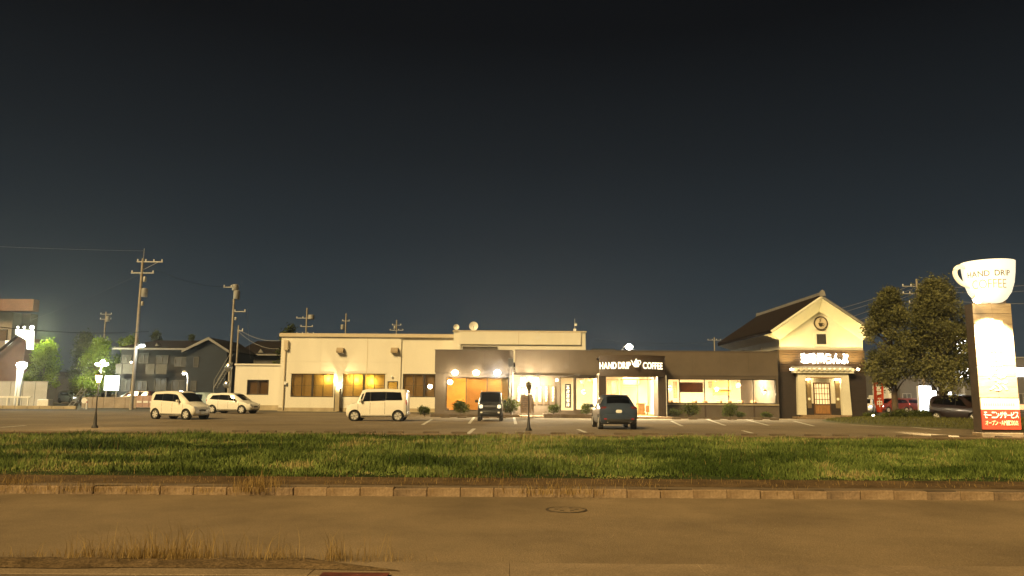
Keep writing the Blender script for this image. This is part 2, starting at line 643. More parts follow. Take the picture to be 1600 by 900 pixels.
strip('verge', M_turf, 15.7, 27.3, -.204, -.02)
strip('verge_bank', M_soil, 27.25, 28.25, -.024, .004)
strip('parking_lot', M_lot, 28.2, 64, .004, .004, -75, 75)
# lot kerb and wheel stops
lotk = strip('lot_kerb', M_concd, 28.30, 28.42, .010, .010, -40, 40)
x = -40
while x < 40:
    MB().box(x + .006, x + 1.994, 28.30, 28.42, .004, .07).build('kerb_stone', M_concd, lotk, bevel=.012)
    x += 2.0
M_stop = mat('wheel stop concrete', (.115, .085, .055), .9, .2, 3, .4, 30)
stop_b = MB().prism([(-.30, 0), (.30, 0), (.29, .115), (-.29, .115)], -.06, .06)
stop0 = None
def wheel_stop(x, y, label, group):
    global stop0
    if stop0 is None:
        stop0 = stop_b.build('wheel_stop', M_stop, local=True, bevel=.012)
        o = stop0
    else:
        o = stop0.copy(); C.objects.link(o)
    o.location = (x, y, .006)
    tag(o, label, 'wheel stop', group)
pitch = 2.35
for i in range(-10, 5):
    cx = WX(1392, 28.8, 680) + pitch * i
    for s in (-1, 1):
        wheel_stop(cx + s * .52, 28.85, 'low concrete wheel stop along the grass verge edge of the lot', 'wheel stops along the verge')
for cx in (-3.8, -1.2, 11.5, 14.1, 16.9):
    for s in (-1, 1):
        wheel_stop(cx + s * .55, 51.6, 'low concrete wheel stop before the planting along the cafe front', 'wheel stops before the cafe')
# painted bay lines
def bay_line(x0, y0, x1, y1, w=.14):
    d = Vector((x1 - x0, y1 - y0, 0)).normalized()
    nrm = Vector((-d.y, d.x, 0)) * (w / 2)
    a, b_ = Vector((x0, y0, .0085)), Vector((x1, y1, .0085))
    o = MB().add([a - nrm, b_ - nrm, b_ + nrm, a + nrm], [(0, 1, 2, 3)]).build('bay_line', M_line, origin=(x0, y0, .0085))
    tag(o, kind='structure')
for (p0, p1) in (((675, 655), (660, 664)), ((741, 652), (733, 662)), ((741, 670), (730, 679)), ((803, 652), (806, 663)), ((1049, 658), (1066, 666)), ((1104, 655), (1133, 665)),
                 ((1166, 656), (1201, 665)), ((1240, 658), (1272, 666)), ((903, 671), (920, 678)), ((1160, 673), (1175, 677)), ((1330, 664), (1380, 667)), ((1410, 666), (1470, 672)), ((620, 675), (600, 681)), ((40, 665), (0, 668))):
    a, b_ = G(*p0), G(*p1)
    bay_line(a.x, a.y, b_.x, b_.y, .16)
# drain cover on the road
mh = G(885, 797, -.37)
t = thing('manhole_cover', 'round iron manhole cover set in the brown road', 'manhole cover', (mh.x, mh.y, -.366))
MB().lathe([(.33, -.006), (.33, .006), (.30, .010), (.30, .004)], (0, 0, 0), 36).build('rim', mat('worn iron', (.10, .075, .05), .6, .2, 6, metal=.3), t, local=True)
MB().lathe([(.285, -.004), (.285, .007), (.01, .009)], (0, 0, 0), 36).build('lid', M_asph, t, local=True)
for a in range(6):
    an = a * 1.047
    MB().box(math.cos(an) * .16 - .03, math.cos(an) * .16 + .03, math.sin(an) * .16 - .012, math.sin(an) * .16 + .012, .006, .014).build('stud', M_bfr, t, local=True)
rp_ = G(555, 897, -.33)
bx('steel_plate', mat('rusty red plate', (.12, .028, .016), .8, .3, 5, .3, 20), None, rp_.x - .33, rp_.x + .33, rp_.y - .3, rp_.y + .05, -.338, -.325, origin=(rp_.x, rp_.y, -.335))
tag(bpy.data.objects['steel_plate'], 'rusty red steel plate lying on the near pavement edge', 'plate')
lt = G(132, 771, -.37)
o = bx('litter_stick', M_line, None, lt.x - .045, lt.x + .045, lt.y - .02, lt.y, -.366, -.350, origin=(lt.x, lt.y, -.366))
tag(o, 'small white scrap of litter lying at the kerb foot', 'litter')

# ------------------------------------------------------------------ grass
def blades(name, m, pts, hmin, hmax, width, lean=.35, tone=None):
    n = len(pts)
    p = np.asarray(pts, float)
    h = rng.uniform(hmin, hmax, n) * (p[:, 3] if p.shape[1] > 3 else 1)
    a = rng.uniform(0, 6.283, n)
    l = rng.uniform(0, lean, n)
    b = rng.uniform(0, 6.283, n)
    dx, dy = np.cos(a) * width / 2, np.sin(a) * width / 2
    lx, ly = np.cos(b) * l * h, np.sin(b) * l * h
    V = np.zeros((n, 5, 3))
    V[:, 0] = np.stack([p[:, 0] - dx, p[:, 1] - dy, p[:, 2]], 1)
    V[:, 1] = np.stack([p[:, 0] + dx, p[:, 1] + dy, p[:, 2]], 1)
    V[:, 2] = np.stack([p[:, 0] + dx * .7 + lx * .35, p[:, 1] + dy * .7 + ly * .35, p[:, 2] + h * .6], 1)
    V[:, 3] = np.stack([p[:, 0] - dx * .7 + lx * .35, p[:, 1] - dy * .7 + ly * .35, p[:, 2] + h * .6], 1)
    V[:, 4] = np.stack([p[:, 0] + lx, p[:, 1] + ly, p[:, 2] + h * np.sqrt(np.maximum(.2, 1 - l * l * .5))], 1)
    idx = (np.arange(n) * 5)[:, None]
    q = np.concatenate([idx + 0, idx + 1, idx + 2, idx + 3], 1)
    tr = np.concatenate([idx + 3, idx + 2, idx + 4], 1)
    me = bpy.data.meshes.new(name)
    me.from_pydata(V.reshape(-1, 3).tolist(), [], q.tolist() + tr.tolist())
    at = me.attributes.new('tone', 'FLOAT', 'POINT')
    tn = rng.uniform(0, 1, n) if tone is None else tone
    at.data.foreach_set('value', np.repeat(tn, 5).astype(np.float32))
    me.materials.append(m)
    o = bpy.data.objects.new(name, me)
    C.objects.link(o)
    return o

def vz(y):
    return -.204 + (y - 15.7) / 11.6 * .184
NG = 150000
gy = 15.75 + 11.6 * rng.uniform(0, 1, NG) ** 1.05
gx_ = rng.uniform(-1, 1, NG) * (gy * .72 + 1.0)
clump = .6 * vnoise(gx_ * .55, gy * .8, 3) + .4 * vnoise(gx_ * 1.8, gy * 2.2, 5)
clump = np.clip((clump - .22) * 2.1, 0.03, 1.4)
edge = np.clip((gy - 15.55 - 1.1 * vnoise(gx_ * 1.6, gx_ * 0 + 4.2, 21) - .5 * vnoise(gx_ * 5, gx_ * 0 + 1.2, 22) + .55) / .8, .0, 1)
edge = np.where(edge < .12, .02, edge)
pt_ = .5 * vnoise(gx_ * .42 + 20, gy * .75, 9) + .32 * vnoise(gx_ * 1.3 + 3, gy * 1.9, 10) + .18 * vnoise(gx_ * 4 + 7, gy * 5, 11)
tone = np.clip((pt_ - .5) * 2.6 + .38 + rng.uniform(-.22, .28, NG), 0, 1)
M_grass = leaf_mat('verge grass', (.050, .078, .017), (.205, .262, .070), .25, (.34, .29, .12))
o = blades('verge_grass', M_grass, np.stack([gx_, gy, vz(gy), (.35 + clump) * edge], 1), .07, .20, .022, .95, tone)
tag(o, 'green unmown grass covering the verge between road and car park', 'grass', kind='stuff')
# dry stems through the verge and on kerb
M_dry = leaf_mat('dry stems', (.17, .105, .035), (.40, .28, .11), .25)
pts = []
for (px, wpx, Y, nn, hs) in ((400, 34, 14.25, 420, 1.15), (870, 70, 14.2, 420, .75), (20, 40, 14.5, 320, .9), (135, 50, 14.15, 260, .6), (225, 40, 14.15, 200, .55), (330, 30, 14.1, 120, .5), (60, 40, 14.1, 120, .5), (1010, 30, 14.6, 60, .7), (1225, 40, 14.5, 90, .5), (760, 60, 15.3, 80, 1.2), (520, 40, 14.5, 50, .6), (640, 60, 14.5, 60, .5)):
    cx = WX(px, Y, 750); sw = wpx / 1200 * Y
    for _ in range(nn):
        pts.append((cx + random.gauss(0, sw * .55), Y + random.gauss(0, .22), -.30, hs * random.uniform(.6, 1.2)))
for _ in range(1500):
    y = random.uniform(14.7, 16.4)
    pts.append((random.uniform(-12, 12), y, -.225, random.uniform(.15, .6)))
for _ in range(500):
    y = random.uniform(16, 27)
    pts.append((random.uniform(-.7, .7) * y, y, vz(y), random.uniform(.6, 1.4)))
o = blades('kerb_weeds', M_dry, np.array(pts), .12, .30, .008, .8)
tag(o, 'straw coloured weeds sprouting along the far kerb', 'weeds', kind='stuff')
pts = []
for (px, wpx, nn, hs) in ((250, 42, 420, 1.0), (150, 36, 200, .8), (310, 30, 200, 1.0), (205, 22, 120, .9), (90, 30, 70, .55), (355, 18, 40, 1.1), (385, 26, 60, .7), (432, 22, 130, .85), (525, 14, 110, .95), (548, 24, 40, .6), (580, 10, 14, 1.0), (609, 8, 12, 1.1), (30, 40, 40, .45), (470, 60, 60, .35), (620, 40, 40, .3)):
    Y = 8.70
    cx = WX(px, Y, 870); sw = wpx / 1200 * Y
    for _ in range(nn):
        pts.append((cx + random.gauss(0, sw * .75), Y + random.gauss(0, .11), -.365, hs * random.choice((.3, .4, .5, .6, .8, 1.0, 1.3))))
o = blades('near_weeds', M_dry, np.array(pts), .16, .36, .0048, 1.0)
tag(o, 'thin dry weeds growing from the near gutter soil', 'weeds', kind='stuff')

# ------------------------------------------------------------------ foliage
def leaves_mesh(name, blobs, n, size, m, flat=.0):
    """many leaf faces through the volume of ellipsoid clumps (x,y,z,rx,ry,rz,tone)"""
    wts = np.array([b[3] * b[4] * b[5] for b in blobs]) ** .8
    wts /= wts.sum()
    ch = rng.choice(len(blobs), n, p=wts)
    B = np.array(blobs)
    d = rng.normal(size=(n, 3))
    d /= np.linalg.norm(d, axis=1)[:, None]
    rad = rng.uniform(0, 1, n) ** .45
    rad *= 1 + .18 * rng.normal(size=n) * (rad > .8)
    P = B[ch, :3] + d * rad[:, None] * B[ch, 3:6]
    u = rng.normal(size=(n, 3)); u /= np.linalg.norm(u, axis=1)[:, None]
    w = np.cross(u, rng.normal(size=(n, 3))); w /= np.linalg.norm(w, axis=1)[:, None]
    s = size * rng.uniform(.55, 1.3, n)[:, None]
    V = np.stack([P - u * s * .5, P + w * s * .28, P + u * s * .5, P - w * s * .28], 1)
    me = bpy.data.meshes.new(name)
    idx = (np.arange(n) * 4)[:, None] + np.arange(4)[None]
    me.from_pydata(V.reshape(-1, 3).tolist(), [], idx.tolist())
    at = me.attributes.new('tone', 'FLOAT', 'POINT')
    tn = np.clip(B[ch, 6] + rng.uniform(-.28, .28, n), 0, 1)
    at.data.foreach_set('value', np.repeat(tn, 4).astype(np.float32))
    me.materials.append(m)
    return me

def tree(name, label, base, height, crown, n, leaf, m, seed, group, trunk_r=.16, clear=.22, top_w=.4, nb=46, cat='tree'):
    """crown = half width; egg shaped crown of uneven clumps"""
    rd = random.Random(seed)
    base = Vector(base)
    t = thing(name, label, cat, base, 0, group)
    zc = height * clear
    tb = MB()
    lean = (rd.uniform(-.15, .15), rd.uniform(-.15, .15))
    tp = [(0, 0, -.1), (lean[0] * .3, lean[1] * .3, zc), (lean[0], lean[1], height * .55), (lean[0] * 1.3, lean[1], height * .86)]
    tb.tube(tp, trunk_r * 1.15, 9, trunk_r * .25)
    tb.build('trunk', M_bark, t, local=True, smooth=True)
    blobs = []
    lb = MB()
    for i in range(nb):
        f = rd.random() ** .85
        z = zc + (height - zc) * (.04 + .92 * f)
        env = crown * (math.sin(math.pi * min(1, (.16 + .84 * f) ** .75)) ** .7 * (1 - top_w * f) + .08)
        a = rd.uniform(0, 6.283)
        rr_ = env * rd.uniform(.35, 1.0)
        bl = crown * rd.uniform(.20, .40)
        x, y = lean[0] + math.cos(a) * rr_ * .86, lean[1] + math.sin(a) * rr_ * .86
        blobs.append((x, y, min(z, height - bl * .6), bl, bl, bl * rd.uniform(.7, 1.15), rd.uniform(.15, .85)))
        if i % 2 == 0 and f < .85:
            s = Vector((lean[0] * .7, lean[1] * .7, max(zc * .8, z - rr_ * .9)))
            e = Vector((x, y, z))
            lb.tube([s, s.lerp(e, .5) + Vector((0, 0, .12)), e], trunk_r * .3, 5, .015)
    lb.build('limbs', M_bark, t, local=True)
    o = bpy.data.objects.new('crown', leaves_mesh('crown', blobs, n, leaf, m))
    C.objects.link(o)
    o.parent = t
    tag(o, kind='stuff')
    return t

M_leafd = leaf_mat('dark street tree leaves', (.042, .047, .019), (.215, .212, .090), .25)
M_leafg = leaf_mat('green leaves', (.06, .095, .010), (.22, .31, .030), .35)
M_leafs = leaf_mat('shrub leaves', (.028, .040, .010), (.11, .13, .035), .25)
TY = 50
b1 = G(1402, 651); b2 = G(1466, 652)
tree('street_tree', 'tall dark leafy tree between the gabled storehouse and the hedge', (WX(1399, TY, 640), TY, 0.02), WZ(449, TY, 1400), 1.62, 27000, .15, M_leafd, 11, 'street trees by the sign tower', .2, .24, .12, 110)
tree('street_tree', 'broad dark leafy tree beside the cup sign tower', (WX(1474, TY - 2, 640), TY - 2, 0.1), WZ(441, TY - 2, 1460), 2.38, 42000, .15, M_leafd, 12, 'street trees by the sign tower', .24, .2, .2, 130)

shrub_meshes = []
for i in range(3):
    rd = random.Random(50 + i)
    bl = [(rd.uniform(-.3, .3), rd.uniform(-.25, .25), rd.uniform(.28, .62), .3, .28, .26, rd.uniform(.2, .9)) for _ in range(12)]
    shrub_meshes.append(leaves_mesh('foliage', bl, 1500, .10, M_leafs))
stem_me = MB()
for a in range(5):
    stem_me.tube([(0, 0, 0), (math.cos(a * 1.25) * .2, math.sin(a * 1.25) * .2, .45)], .02, 5, .008)
stem_o = stem_me.build('stem', M_bark, None, local=True)
stem_data = stem_o.data
bpy.data.objects.remove(stem_o)
def shrub(px, py, Y, s, label, k=0, sz=1.0, z=None):
    z = 0.02 if z is None else z
    t = thing('shrub', label, 'shrub', (WX(px, Y, py), Y, z), random.uniform(0, 6), 'clipped shrubs along the cafe front')
    f = bpy.data.objects.new('foliage', shrub_meshes[k]); C.objects.link(f); f.parent = t; f.scale = (s, s, s * sz); tag(f, kind='stuff')
    f = bpy.data.objects.new('stem', stem_data); C.objects.link(f); f.parent = t; f.scale = (s, s, s * sz)
    return t
PY = 54.3
shrub(663, 640, PY, .95, 'rounded green shrub at the far end of the front planter, by the white van-like car', 0)
shrub(719, 640, PY, 1.15, 'wide green shrub before the first amber window pane', 1, .95, .2)
shrub(798, 640, PY, 1.45, 'large pale green shrub right beside the parked black car', 2, .95, .2)
shrub(865, 640, 53.5, .95, 'small round shrub in the brick planter under the menu plaques', 0, 1.0, .22)
shrub(917, 640, 53.5, .9, 'small round shrub half hidden behind the blue hatchback', 1, 1.0, .22)
shrub(1054, 643, PY, .9, 'low light green shrub next to the entrance pillar', 2, .9, .05)
shrub(1077, 640, PY, 1.35, 'big green shrub under the window with the brown blind', 0, .95, .05)
shrub(1142, 640, PY, 1.35, 'wide green shrub under the middle of the dining windows', 1, .85, .05)
shrub(1158, 643, PY, .8, 'trailing low shrub spreading from the wide shrub under the dining windows', 2, .7, .05)
shrub(1196, 646, PY, .85, 'low dark shrub against the storehouse corner', 1, .6, .05)
shrub(1362, 652, 55, 1.1, 'low shrub at the foot of the red banner', 0, .55, .05)
shrub(1384, 652, 55, .8, 'small low shrub between red banner and tree trunk', 2, .5, .05)
# hedge by the trees
hb = []
rd = random.Random(3)
for i in range(26):
    hb.append((rd.uniform(-1.5, 1.5), rd.uniform(-.35, .35), rd.uniform(.2, .6), .35, .3, .25, rd.uniform(.1, .8)))
hx = WX(1428, 48, 645)
t = thing('hedge', 'low green hedge between the two street trees', 'hedge', (hx, 48.5, .05))
o = bpy.data.objects.new('foliage', leaves_mesh('foliage', hb, 4500, .11, M_leafs)); C.objects.link(o); o.parent = t; tag(o, kind='stuff')
b = MB()
for i in range(8):
    b.tube([(-1.3 + i * .37, 0, -.05), (-1.25 + i * .37, .05, .5)], .02, 5)
b.build('stems', M_bark, t, local=True)

# grassy mound at the right
mv, mf = [], []
for i in range(25):
    for j in range(13):
        u, v = i / 24, j / 12
        xx = 19.3 + u * 16; yy = 34 + v * 24 + 3.5 * math.sin(u * 2) - 5 * u
        zz = .30 * math.sin(math.pi * min(1, u * 3) / 2) * math.sin(math.pi * v) ** .6
        mv.append((xx + (1 - math.sin(math.pi * v)) * 5, yy, zz + .006))
for i in range(24):
    for j in range(12):
        mf.append((i * 13 + j, (i + 1) * 13 + j, (i + 1) * 13 + j + 1, i * 13 + j + 1))
tag(MB().add(mv, mf).build('grass_mound', mat('mown grass', (.085, .085, .030), .95, .25, 1.2, .6, 18, fine=.3), smooth=True), kind='structure')
NM = 14000
u = rng.uniform(.02, .8, NM); v = rng.uniform(.03, .97, NM)
mp = np.stack([19.3 + u * 16 + (1 - np.sin(np.pi * v)) * 5, 34 + v * 24 + 3.5 * np.sin(u * 2) - 5 * u, .30 * np.sin(np.pi * np.minimum(1, u * 3) / 2) * np.sin(np.pi * v) ** .6, np.ones(NM)], 1)
tag(blades('mound_grass', leaf_mat('mound grass leaves', (.05, .05, .015), (.15, .15, .05), .2), mp, .06, .16, .03, .6), 'short dry grass on the mound around the trees', 'grass', kind='stuff')

# ------------------------------------------------------------------ the cafe (long brown building)
FY = 56.0
def fx(px): return WX(px, FY, 600)
def fz(py, px=900): return WZ(py, FY, px)
XL, XM, XRr = fx(680), fx(803), fx(1216)
ZT = fz(548, 800)
cafe = thing('cafe_building', 'long low brown cafe building with lit windows and flat parapet', 'building', ((XL + XRr) / 2, FY, 0))
opsA = (fx(697), fx(795), fz(642, 740), fz(589, 740))
opsB2 = (fx(875.5), fx(897), .42, fz(589, 890))
opsB3 = (fx(899.5), fx(933), fz(641, 915), fz(590, 915))
opsC = (fx(947), fx(1027), .13, fz(589, 990))
opsD = (fx(1043), fx(1213.5), fz(631, 1130), fz(592, 1130))
wall_open(XL, XRr, 0, fz(590, 740) + .35, FY, FY + .22, [opsA, opsB2, opsB3, opsC, opsD]).build('wall', M_brown, cafe)
zf = fz(590, 740) + .352
bx('fascia', M_brown, cafe, XL - .04, XM - .09, FY - .10, FY + .24, zf, ZT)
bx('fascia', M_brown, cafe, XM + .07, XRr, FY - .06, FY + .24, zf - .12, ZT + .03)
bx('coping', mat('brown coping', (.10, .08, .065), .6, .1, 2), cafe, XL - .07, XM - .12, FY - .14, FY + .30, ZT + .001, ZT + .05)
bx('coping', MATS['brown coping'], cafe, XM + .05, XRr - .02, FY - .10, FY + .30, ZT + .031, ZT + .085)
for px in (718, 757, 846, 890, 1082, 1126, 1170):
    bx('seam', mat('fascia seam', (.075, .06, .046), .9, .1, 2), cafe, fx(px) - .012, fx(px) + .012, FY - (.107 if px < 800 else .067), FY - (.101 if px < 800 else .061), zf + .01, ZT - .01)
bx('pilaster', mat('grey brown render', (.12, .10, .085), .85, .1, 1), cafe, fx(796), fx(802), FY - .16, FY - .003, 0, ZT - .02)
bx('speaker_box', M_dark, cafe, fx(794), fx(802), FY - .4, FY - .165, fz(574), fz(561), .02)
bx('downpipe', M_wirel, cafe, fx(800.5), fx(801.7), FY - .22, FY - .165, .05, fz(576))
bx('roof', M_tile, cafe, XL + .02, XRr - .03, FY + .26, 66, 3.72, 3.9)
bx('side_wall', M_brown, cafe, XL, XL + .2, FY + .23, 66, 0, ZT)
bx('side_wall', M_brown, cafe, XRr - .2, XRr - .01, FY + .23, 66, 0, ZT - .05)
bx('back_wall', M_interior, cafe, XL + .21, XRr - .22, 64.5, 64.8, 0, 3.71)
bx('ceiling', M_interior, cafe, XL + .22, XRr - .22, FY + .24, 64.4, 3.45, 3.55)
bx('floor', M_floor, cafe, XL + .22, XRr - .22, FY + .24, 64.4, .02, .13)
for xx in (fx(796.5), fx(873), fx(939), fx(1035)):
    bx('partition', M_interior, cafe, xx - .06, xx + .06, FY + .25, 62.0, .135, 3.44)
# windows
MG = M_glass
window(cafe, opsA[0], opsA[1], opsA[2], opsA[3], FY + .06, 3, M_bfr, MG, .07, split=[opsA[0], fx(728.5), fx(761), opsA[1]])
window(cafe, opsB2[0], opsB2[1], opsB2[2], opsB2[3], FY + .06, 1, M_bfr, MG, .05)
window(cafe, opsB3[0], opsB3[1], opsB3[2], opsB3[3], FY + .06, 1, M_bfr, MG, .05)
window(cafe, opsD[0], opsD[1], opsD[2], opsD[3], FY + .06, 5, M_bfr, MG, .07, split=[opsD[0], fx(1062), fx(1101), fx(1138.5), fx(1177), opsD[1]])
for px in (1101, 1177):
    bx('pier', M_brownd, cafe, fx(px) - .05, fx(px) + .05, FY - .03, FY - .002, .02, opsD[2] - .01)
bx('sill', M_plinth, cafe, opsD[0] - .1, opsD[1] + .1, FY - .09, FY - .003, opsD[2] - .10, opsD[2] - .01)
bx('ledge', M_bfr, cafe, XM + .1, fx(936), FY - .20, FY - .065, zf - .19, zf - .125)
# doors of the entrance
d = window(cafe, fx(948), fx(967), .14, fz(592, 990), FY + .08, 1, M_wood, MG, .09)
d.name = 'door'
d = window(cafe, fx(969.5), fx(1023), .14, fz(592, 990), FY + .08, 2, M_wood, MG, .07)
d.name = 'door'
# amber blinds inside the first window
o = bx('blind', M_orange, cafe, fx(729.5), fx(760), FY + .3, FY + .33, opsA[2], opsA[3])
o = bx('blind', mat('tan blind cloth', (.50, .27, .06), .8, .1, 1.5, stretch=(1, 1, 12)), cafe, fx(762), fx(794), FY + .3, FY + .33, opsA[2], opsA[3])
for k in range(22):
    zz = opsA[2] + (opsA[3] - opsA[2]) * (k + .5) / 22
    bx('blind_slat', MATS['tan blind cloth'], cafe, fx(762.3), fx(793.7), FY + .262, FY + .298, zz - .034, zz + .028)
bx('inner_wall', M_orange, cafe, fx(690), fx(795), 60.5, 60.7, .135, 3.44)

# room furniture
def ceiling_light(x, y, z, w, d, watts, label, col=WARM2, es=5):
    t = thing('ceiling_light', label, 'ceiling light', (x, y, z), 0, 'ceiling lights in the cafe')
    bx('housing', M_wpaint, t, x - w / 2 - .05, x + w / 2 + .05, y - d / 2 - .05, y + d / 2 + .05, z - .05, z)
    bx('diffuser', glow('ceiling diffuser', col, es), t, x - w / 2, x + w / 2, y - d / 2, y + d / 2, z - .07, z - .051)
    lamp(t, (x, y, z - .09), col, watts, kind='AREA', size=(w, d), direction=(0, 0, -1))
ceiling_light(fx(712), 58.4, 3.45, 1.0, .6, 420, 'warm ceiling light behind the first amber window', WARM)
ceiling_light(fx(888), 57.6, 3.45, .7, .9, 420, 'warm ceiling light behind the tall sign window')
ceiling_light(fx(916), 58.4, 3.45, 1.4, 1.6, 1500, 'warm ceiling light behind the window beside the porch')
ceiling_light(fx(990), 58.0, 3.45, 2.2, 1.6, 2200, 'broad ceiling light just inside the entrance doors')
ceiling_light(fx(1060), 59.0, 3.45, 1.8, 1.6, 1300, 'warm ceiling light above the first dining table')
ceiling_light(fx(1118), 58.6, 3.45, 2.0, 1.8, 1600, 'warm ceiling light above the middle dining table')
ceiling_light(fx(1185), 59.0, 3.45, 2.0, 1.8, 1500, 'warm ceiling light above the dining table next to the storehouse')

def pendant(px, Y, py, label):
    p = W(px, py, Y)
    t = thing('pendant_lamp', label, 'lamp', p, 0, 'pendant lamps in the cafe')
    MB().tube([(0, 0, .12), (0, 0, 3.44 - p.z)], .012, 5).build('cord', M_dark, t, local=True)
    MB().lathe([(.03, .16), (.14, .10), (.22, -.04), (.20, -.04), (.02, .12)], (0, 0, 0), 18).build('shade', M_wood, t, local=True, smooth=True)
    MB().ball((0, 0, -.03), .12).build('bulb', glow('pendant bulb', WARM2, 14), t, local=True, smooth=True)
    lamp(t, (0, 0, -.2), WARM2, 110, .12, local=True)
pendant(1047, 58.0, 606, 'glowing pendant lamp by the entrance pillar')
pendant(1194, 57.6, 611, 'glowing pendant lamp over the last dining table')
pendant(1120, 58.2, 608, 'glowing pendant lamp over the middle dining table')
pendant(912, 57.2, 612, 'glowing pendant lamp in the window beside the porch')
pendant(1153, 58.4, 602, 'glowing pendant lamp before the amber alcove')

def table_set(x, y, label, clabel):
    t = thing('dining_table', label, 'table', (x, y, .13), 0, 'dining tables')
    MB().box(-.55, .55, -.4, .4, .68, .73).build('tabletop', M_wood, t, local=True, bevel=.01)
    MB().lathe([(.25, 0), (.25, .03), (.04, .06), (.04, .68)], (0, 0, 0), 12).build('pedestal', M_dark, t, local=True)
    for s in (-1, 1):
        b = thing('booth_seat', clabel % ('towards the entrance' if s < 0 else 'towards the storehouse'), 'seat', (x + s * .95, y, .13), 0, 'booth seats')
        MB().box(-.25, .25, -.5, .5, .02, .45).build('seat', M_seat, b, local=True, bevel=.04)
        MB().box(s * .32 - .08, s * .32 + .08, -.52, .52, .02, 1.12).build('backrest', M_seat, b, local=True, bevel=.04)
M_seat = mat('tan upholstery', (.30, .17, .07), .7, .15, 3)
table_set(fx(1082), 57.6, 'dining table behind the window with the brown blind', 'tan booth seat behind the brown blind, %s')
table_set(fx(1122), 57.9, 'dining table in the middle of the dining windows', 'tan booth seat at the middle dining table, %s')
table_set(fx(1160), 57.6, 'dining table before the amber alcove', 'tan booth seat before the amber alcove, %s')
table_set(fx(1196), 57.9, 'dining table next to the storehouse wall', 'tan booth seat next to the storehouse, %s')
table_set(fx(713), 57.9, 'dining table behind the amber window pane', 'tan booth seat behind the amber window, %s')
t = thing('hanging_blind', 'brown fabric blind hanging across the dining window above the big shrub', 'blind', (fx(1082), FY + .5, 1.5))
bx('cloth', mat('brown cloth', (.15, .045, .014), .9, .15, 3), t, fx(1063), fx(1100.5), FY + .45, FY + .47, fz(613, 1082), fz(598, 1082))
MB().tube([(fx(1062.5), FY + .46, fz(597.5, 1082)), (fx(1101), FY + .46, fz(597.5, 1082))], .02, 6).build('rail', M_dark, t)
t = thing('alcove_panel', 'amber wooden alcove panel seen through the dining window', 'panel', (fx(1158), 62, 1.5))
bx('board', M_orange, t, fx(1142) , fx(1172), 61.0, 61.1, WZ(618, 61, 1158), WZ(596, 61, 1158))
bx('shelf', M_wood, t, fx(1140), fx(1174), 60.8, 61.0, WZ(609, 61, 1158), WZ(605, 61, 1158))
t = thing('wooden_counter', 'wooden counter box standing inside the entrance doors', 'counter', (fx(1006), 57.4, .135))
bx('body', M_wood, t, fx(1000), fx(1011.5), 57.2, 57.8, .135, .95)
bx('top', mat('dark oak', (.16, .08, .03), .5, .2, 3), t, fx(999), fx(1012.5), 57.15, 57.85, .952, 1.0)
t = thing('menu_stand', 'slim dark menu stand beside the wooden counter', 'stand', (fx(1016), 57.3, .135))
bx('panel', M_wood, t, fx(1013.5), fx(1019), 57.3, 57.36, .35, .85)
MB().tube([(fx(1016), 57.33, .13), (fx(1016), 57.33, .36)], .03, 8).build('post', M_dark, t)

t = thing('menu_board', 'amber menu board hung over the entrance counter', 'board', (fx(995), 59.2, 2.2))
bx('board', M_orange, t, fx(984), fx(1010), 59.2, 59.26, WZ(601, 59.2, 995), WZ(590.5, 59.2, 995))
bx('frame', M_wood, t, fx(983.4), fx(1010.6), 59.265, 59.3, WZ(601.6, 59.2, 995), WZ(590, 59.2, 995))
for (a, b_, c_, d_, lab) in ((1107, 1116, 596, 606, 'framed picture on the dining room wall above the middle table'), (1124, 1131, 595, 604, 'narrow framed picture on the dining room wall beside the amber alcove'), (1182, 1188, 596, 612, 'tall narrow framed picture on the dining room wall near the storehouse'), (1052, 1058, 596, 622, 'tall wooden screen by the first dining table'), (906, 913, 594, 600, 'small framed picture in the window beside the porch'), (917, 926, 592, 597, 'wide framed picture in the window beside the porch'), (955, 963, 596, 620, 'framed poster inside the narrow entrance door')):
    yy = 63.2 if a > 1000 else 60.5
    t = thing('wall_picture', lab, 'picture', (WX((a + b_) / 2, yy), yy, WZ(d_, yy, a)), 0, 'pictures on the cafe walls')
    xa, xb, za_, zb_ = WX(a, yy), WX(b_, yy), WZ(d_, yy, a), WZ(c_, yy, a)
    bx('frame', M_wood, t, xa, xb, yy, yy + .05, za_, zb_)
    bx('print', mat('faded print', (.34, .26, .15), .8, .4, 6), t, xa + .06, xb - .06, yy - .012, yy - .001, za_ + .06, zb_ - .06)
    bx('hanging_rail', M_dark, t, xa, xb, yy + .051, yy + .08, zb_ - .1, zb_ - .05)

# floodlights above the amber window
for (px, col, es, wt, lab) in ((711, WARM2, 30, 170, 'warm floodlight above the first amber pane'), (744, WARM2, 30, 170, 'warm floodlight above the middle amber pane'), (777, COOL, 34, 190, 'cold white floodlight above the last amber pane')):
    p = W(px, 581, FY - .42)
    t = thing('wall_floodlight', lab, 'floodlight', p, 0, 'floodlights on the cafe fascia')
    MB().tube([(0, .42, .12), (0, .2, .14), (0, .05, .06)], .018, 6).build('arm', M_dark, t, local=True)
    MB().lathe([(.05, .10), (.13, .02), (.20, -.06), (.18, -.06), (.03, .07)], (0, 0, .02), 16).build('shade', M_wpaint, t, local=True, smooth=True)
    MB().ball((0, -.02, -.06), .23, 14, .8).build('bulb', glow('flood bulb cool' if col == COOL else 'flood bulb warm', col, es), t, local=True, smooth=True)
    lamp(t, (0, -.12, -.16), col, wt, .14, local=True)

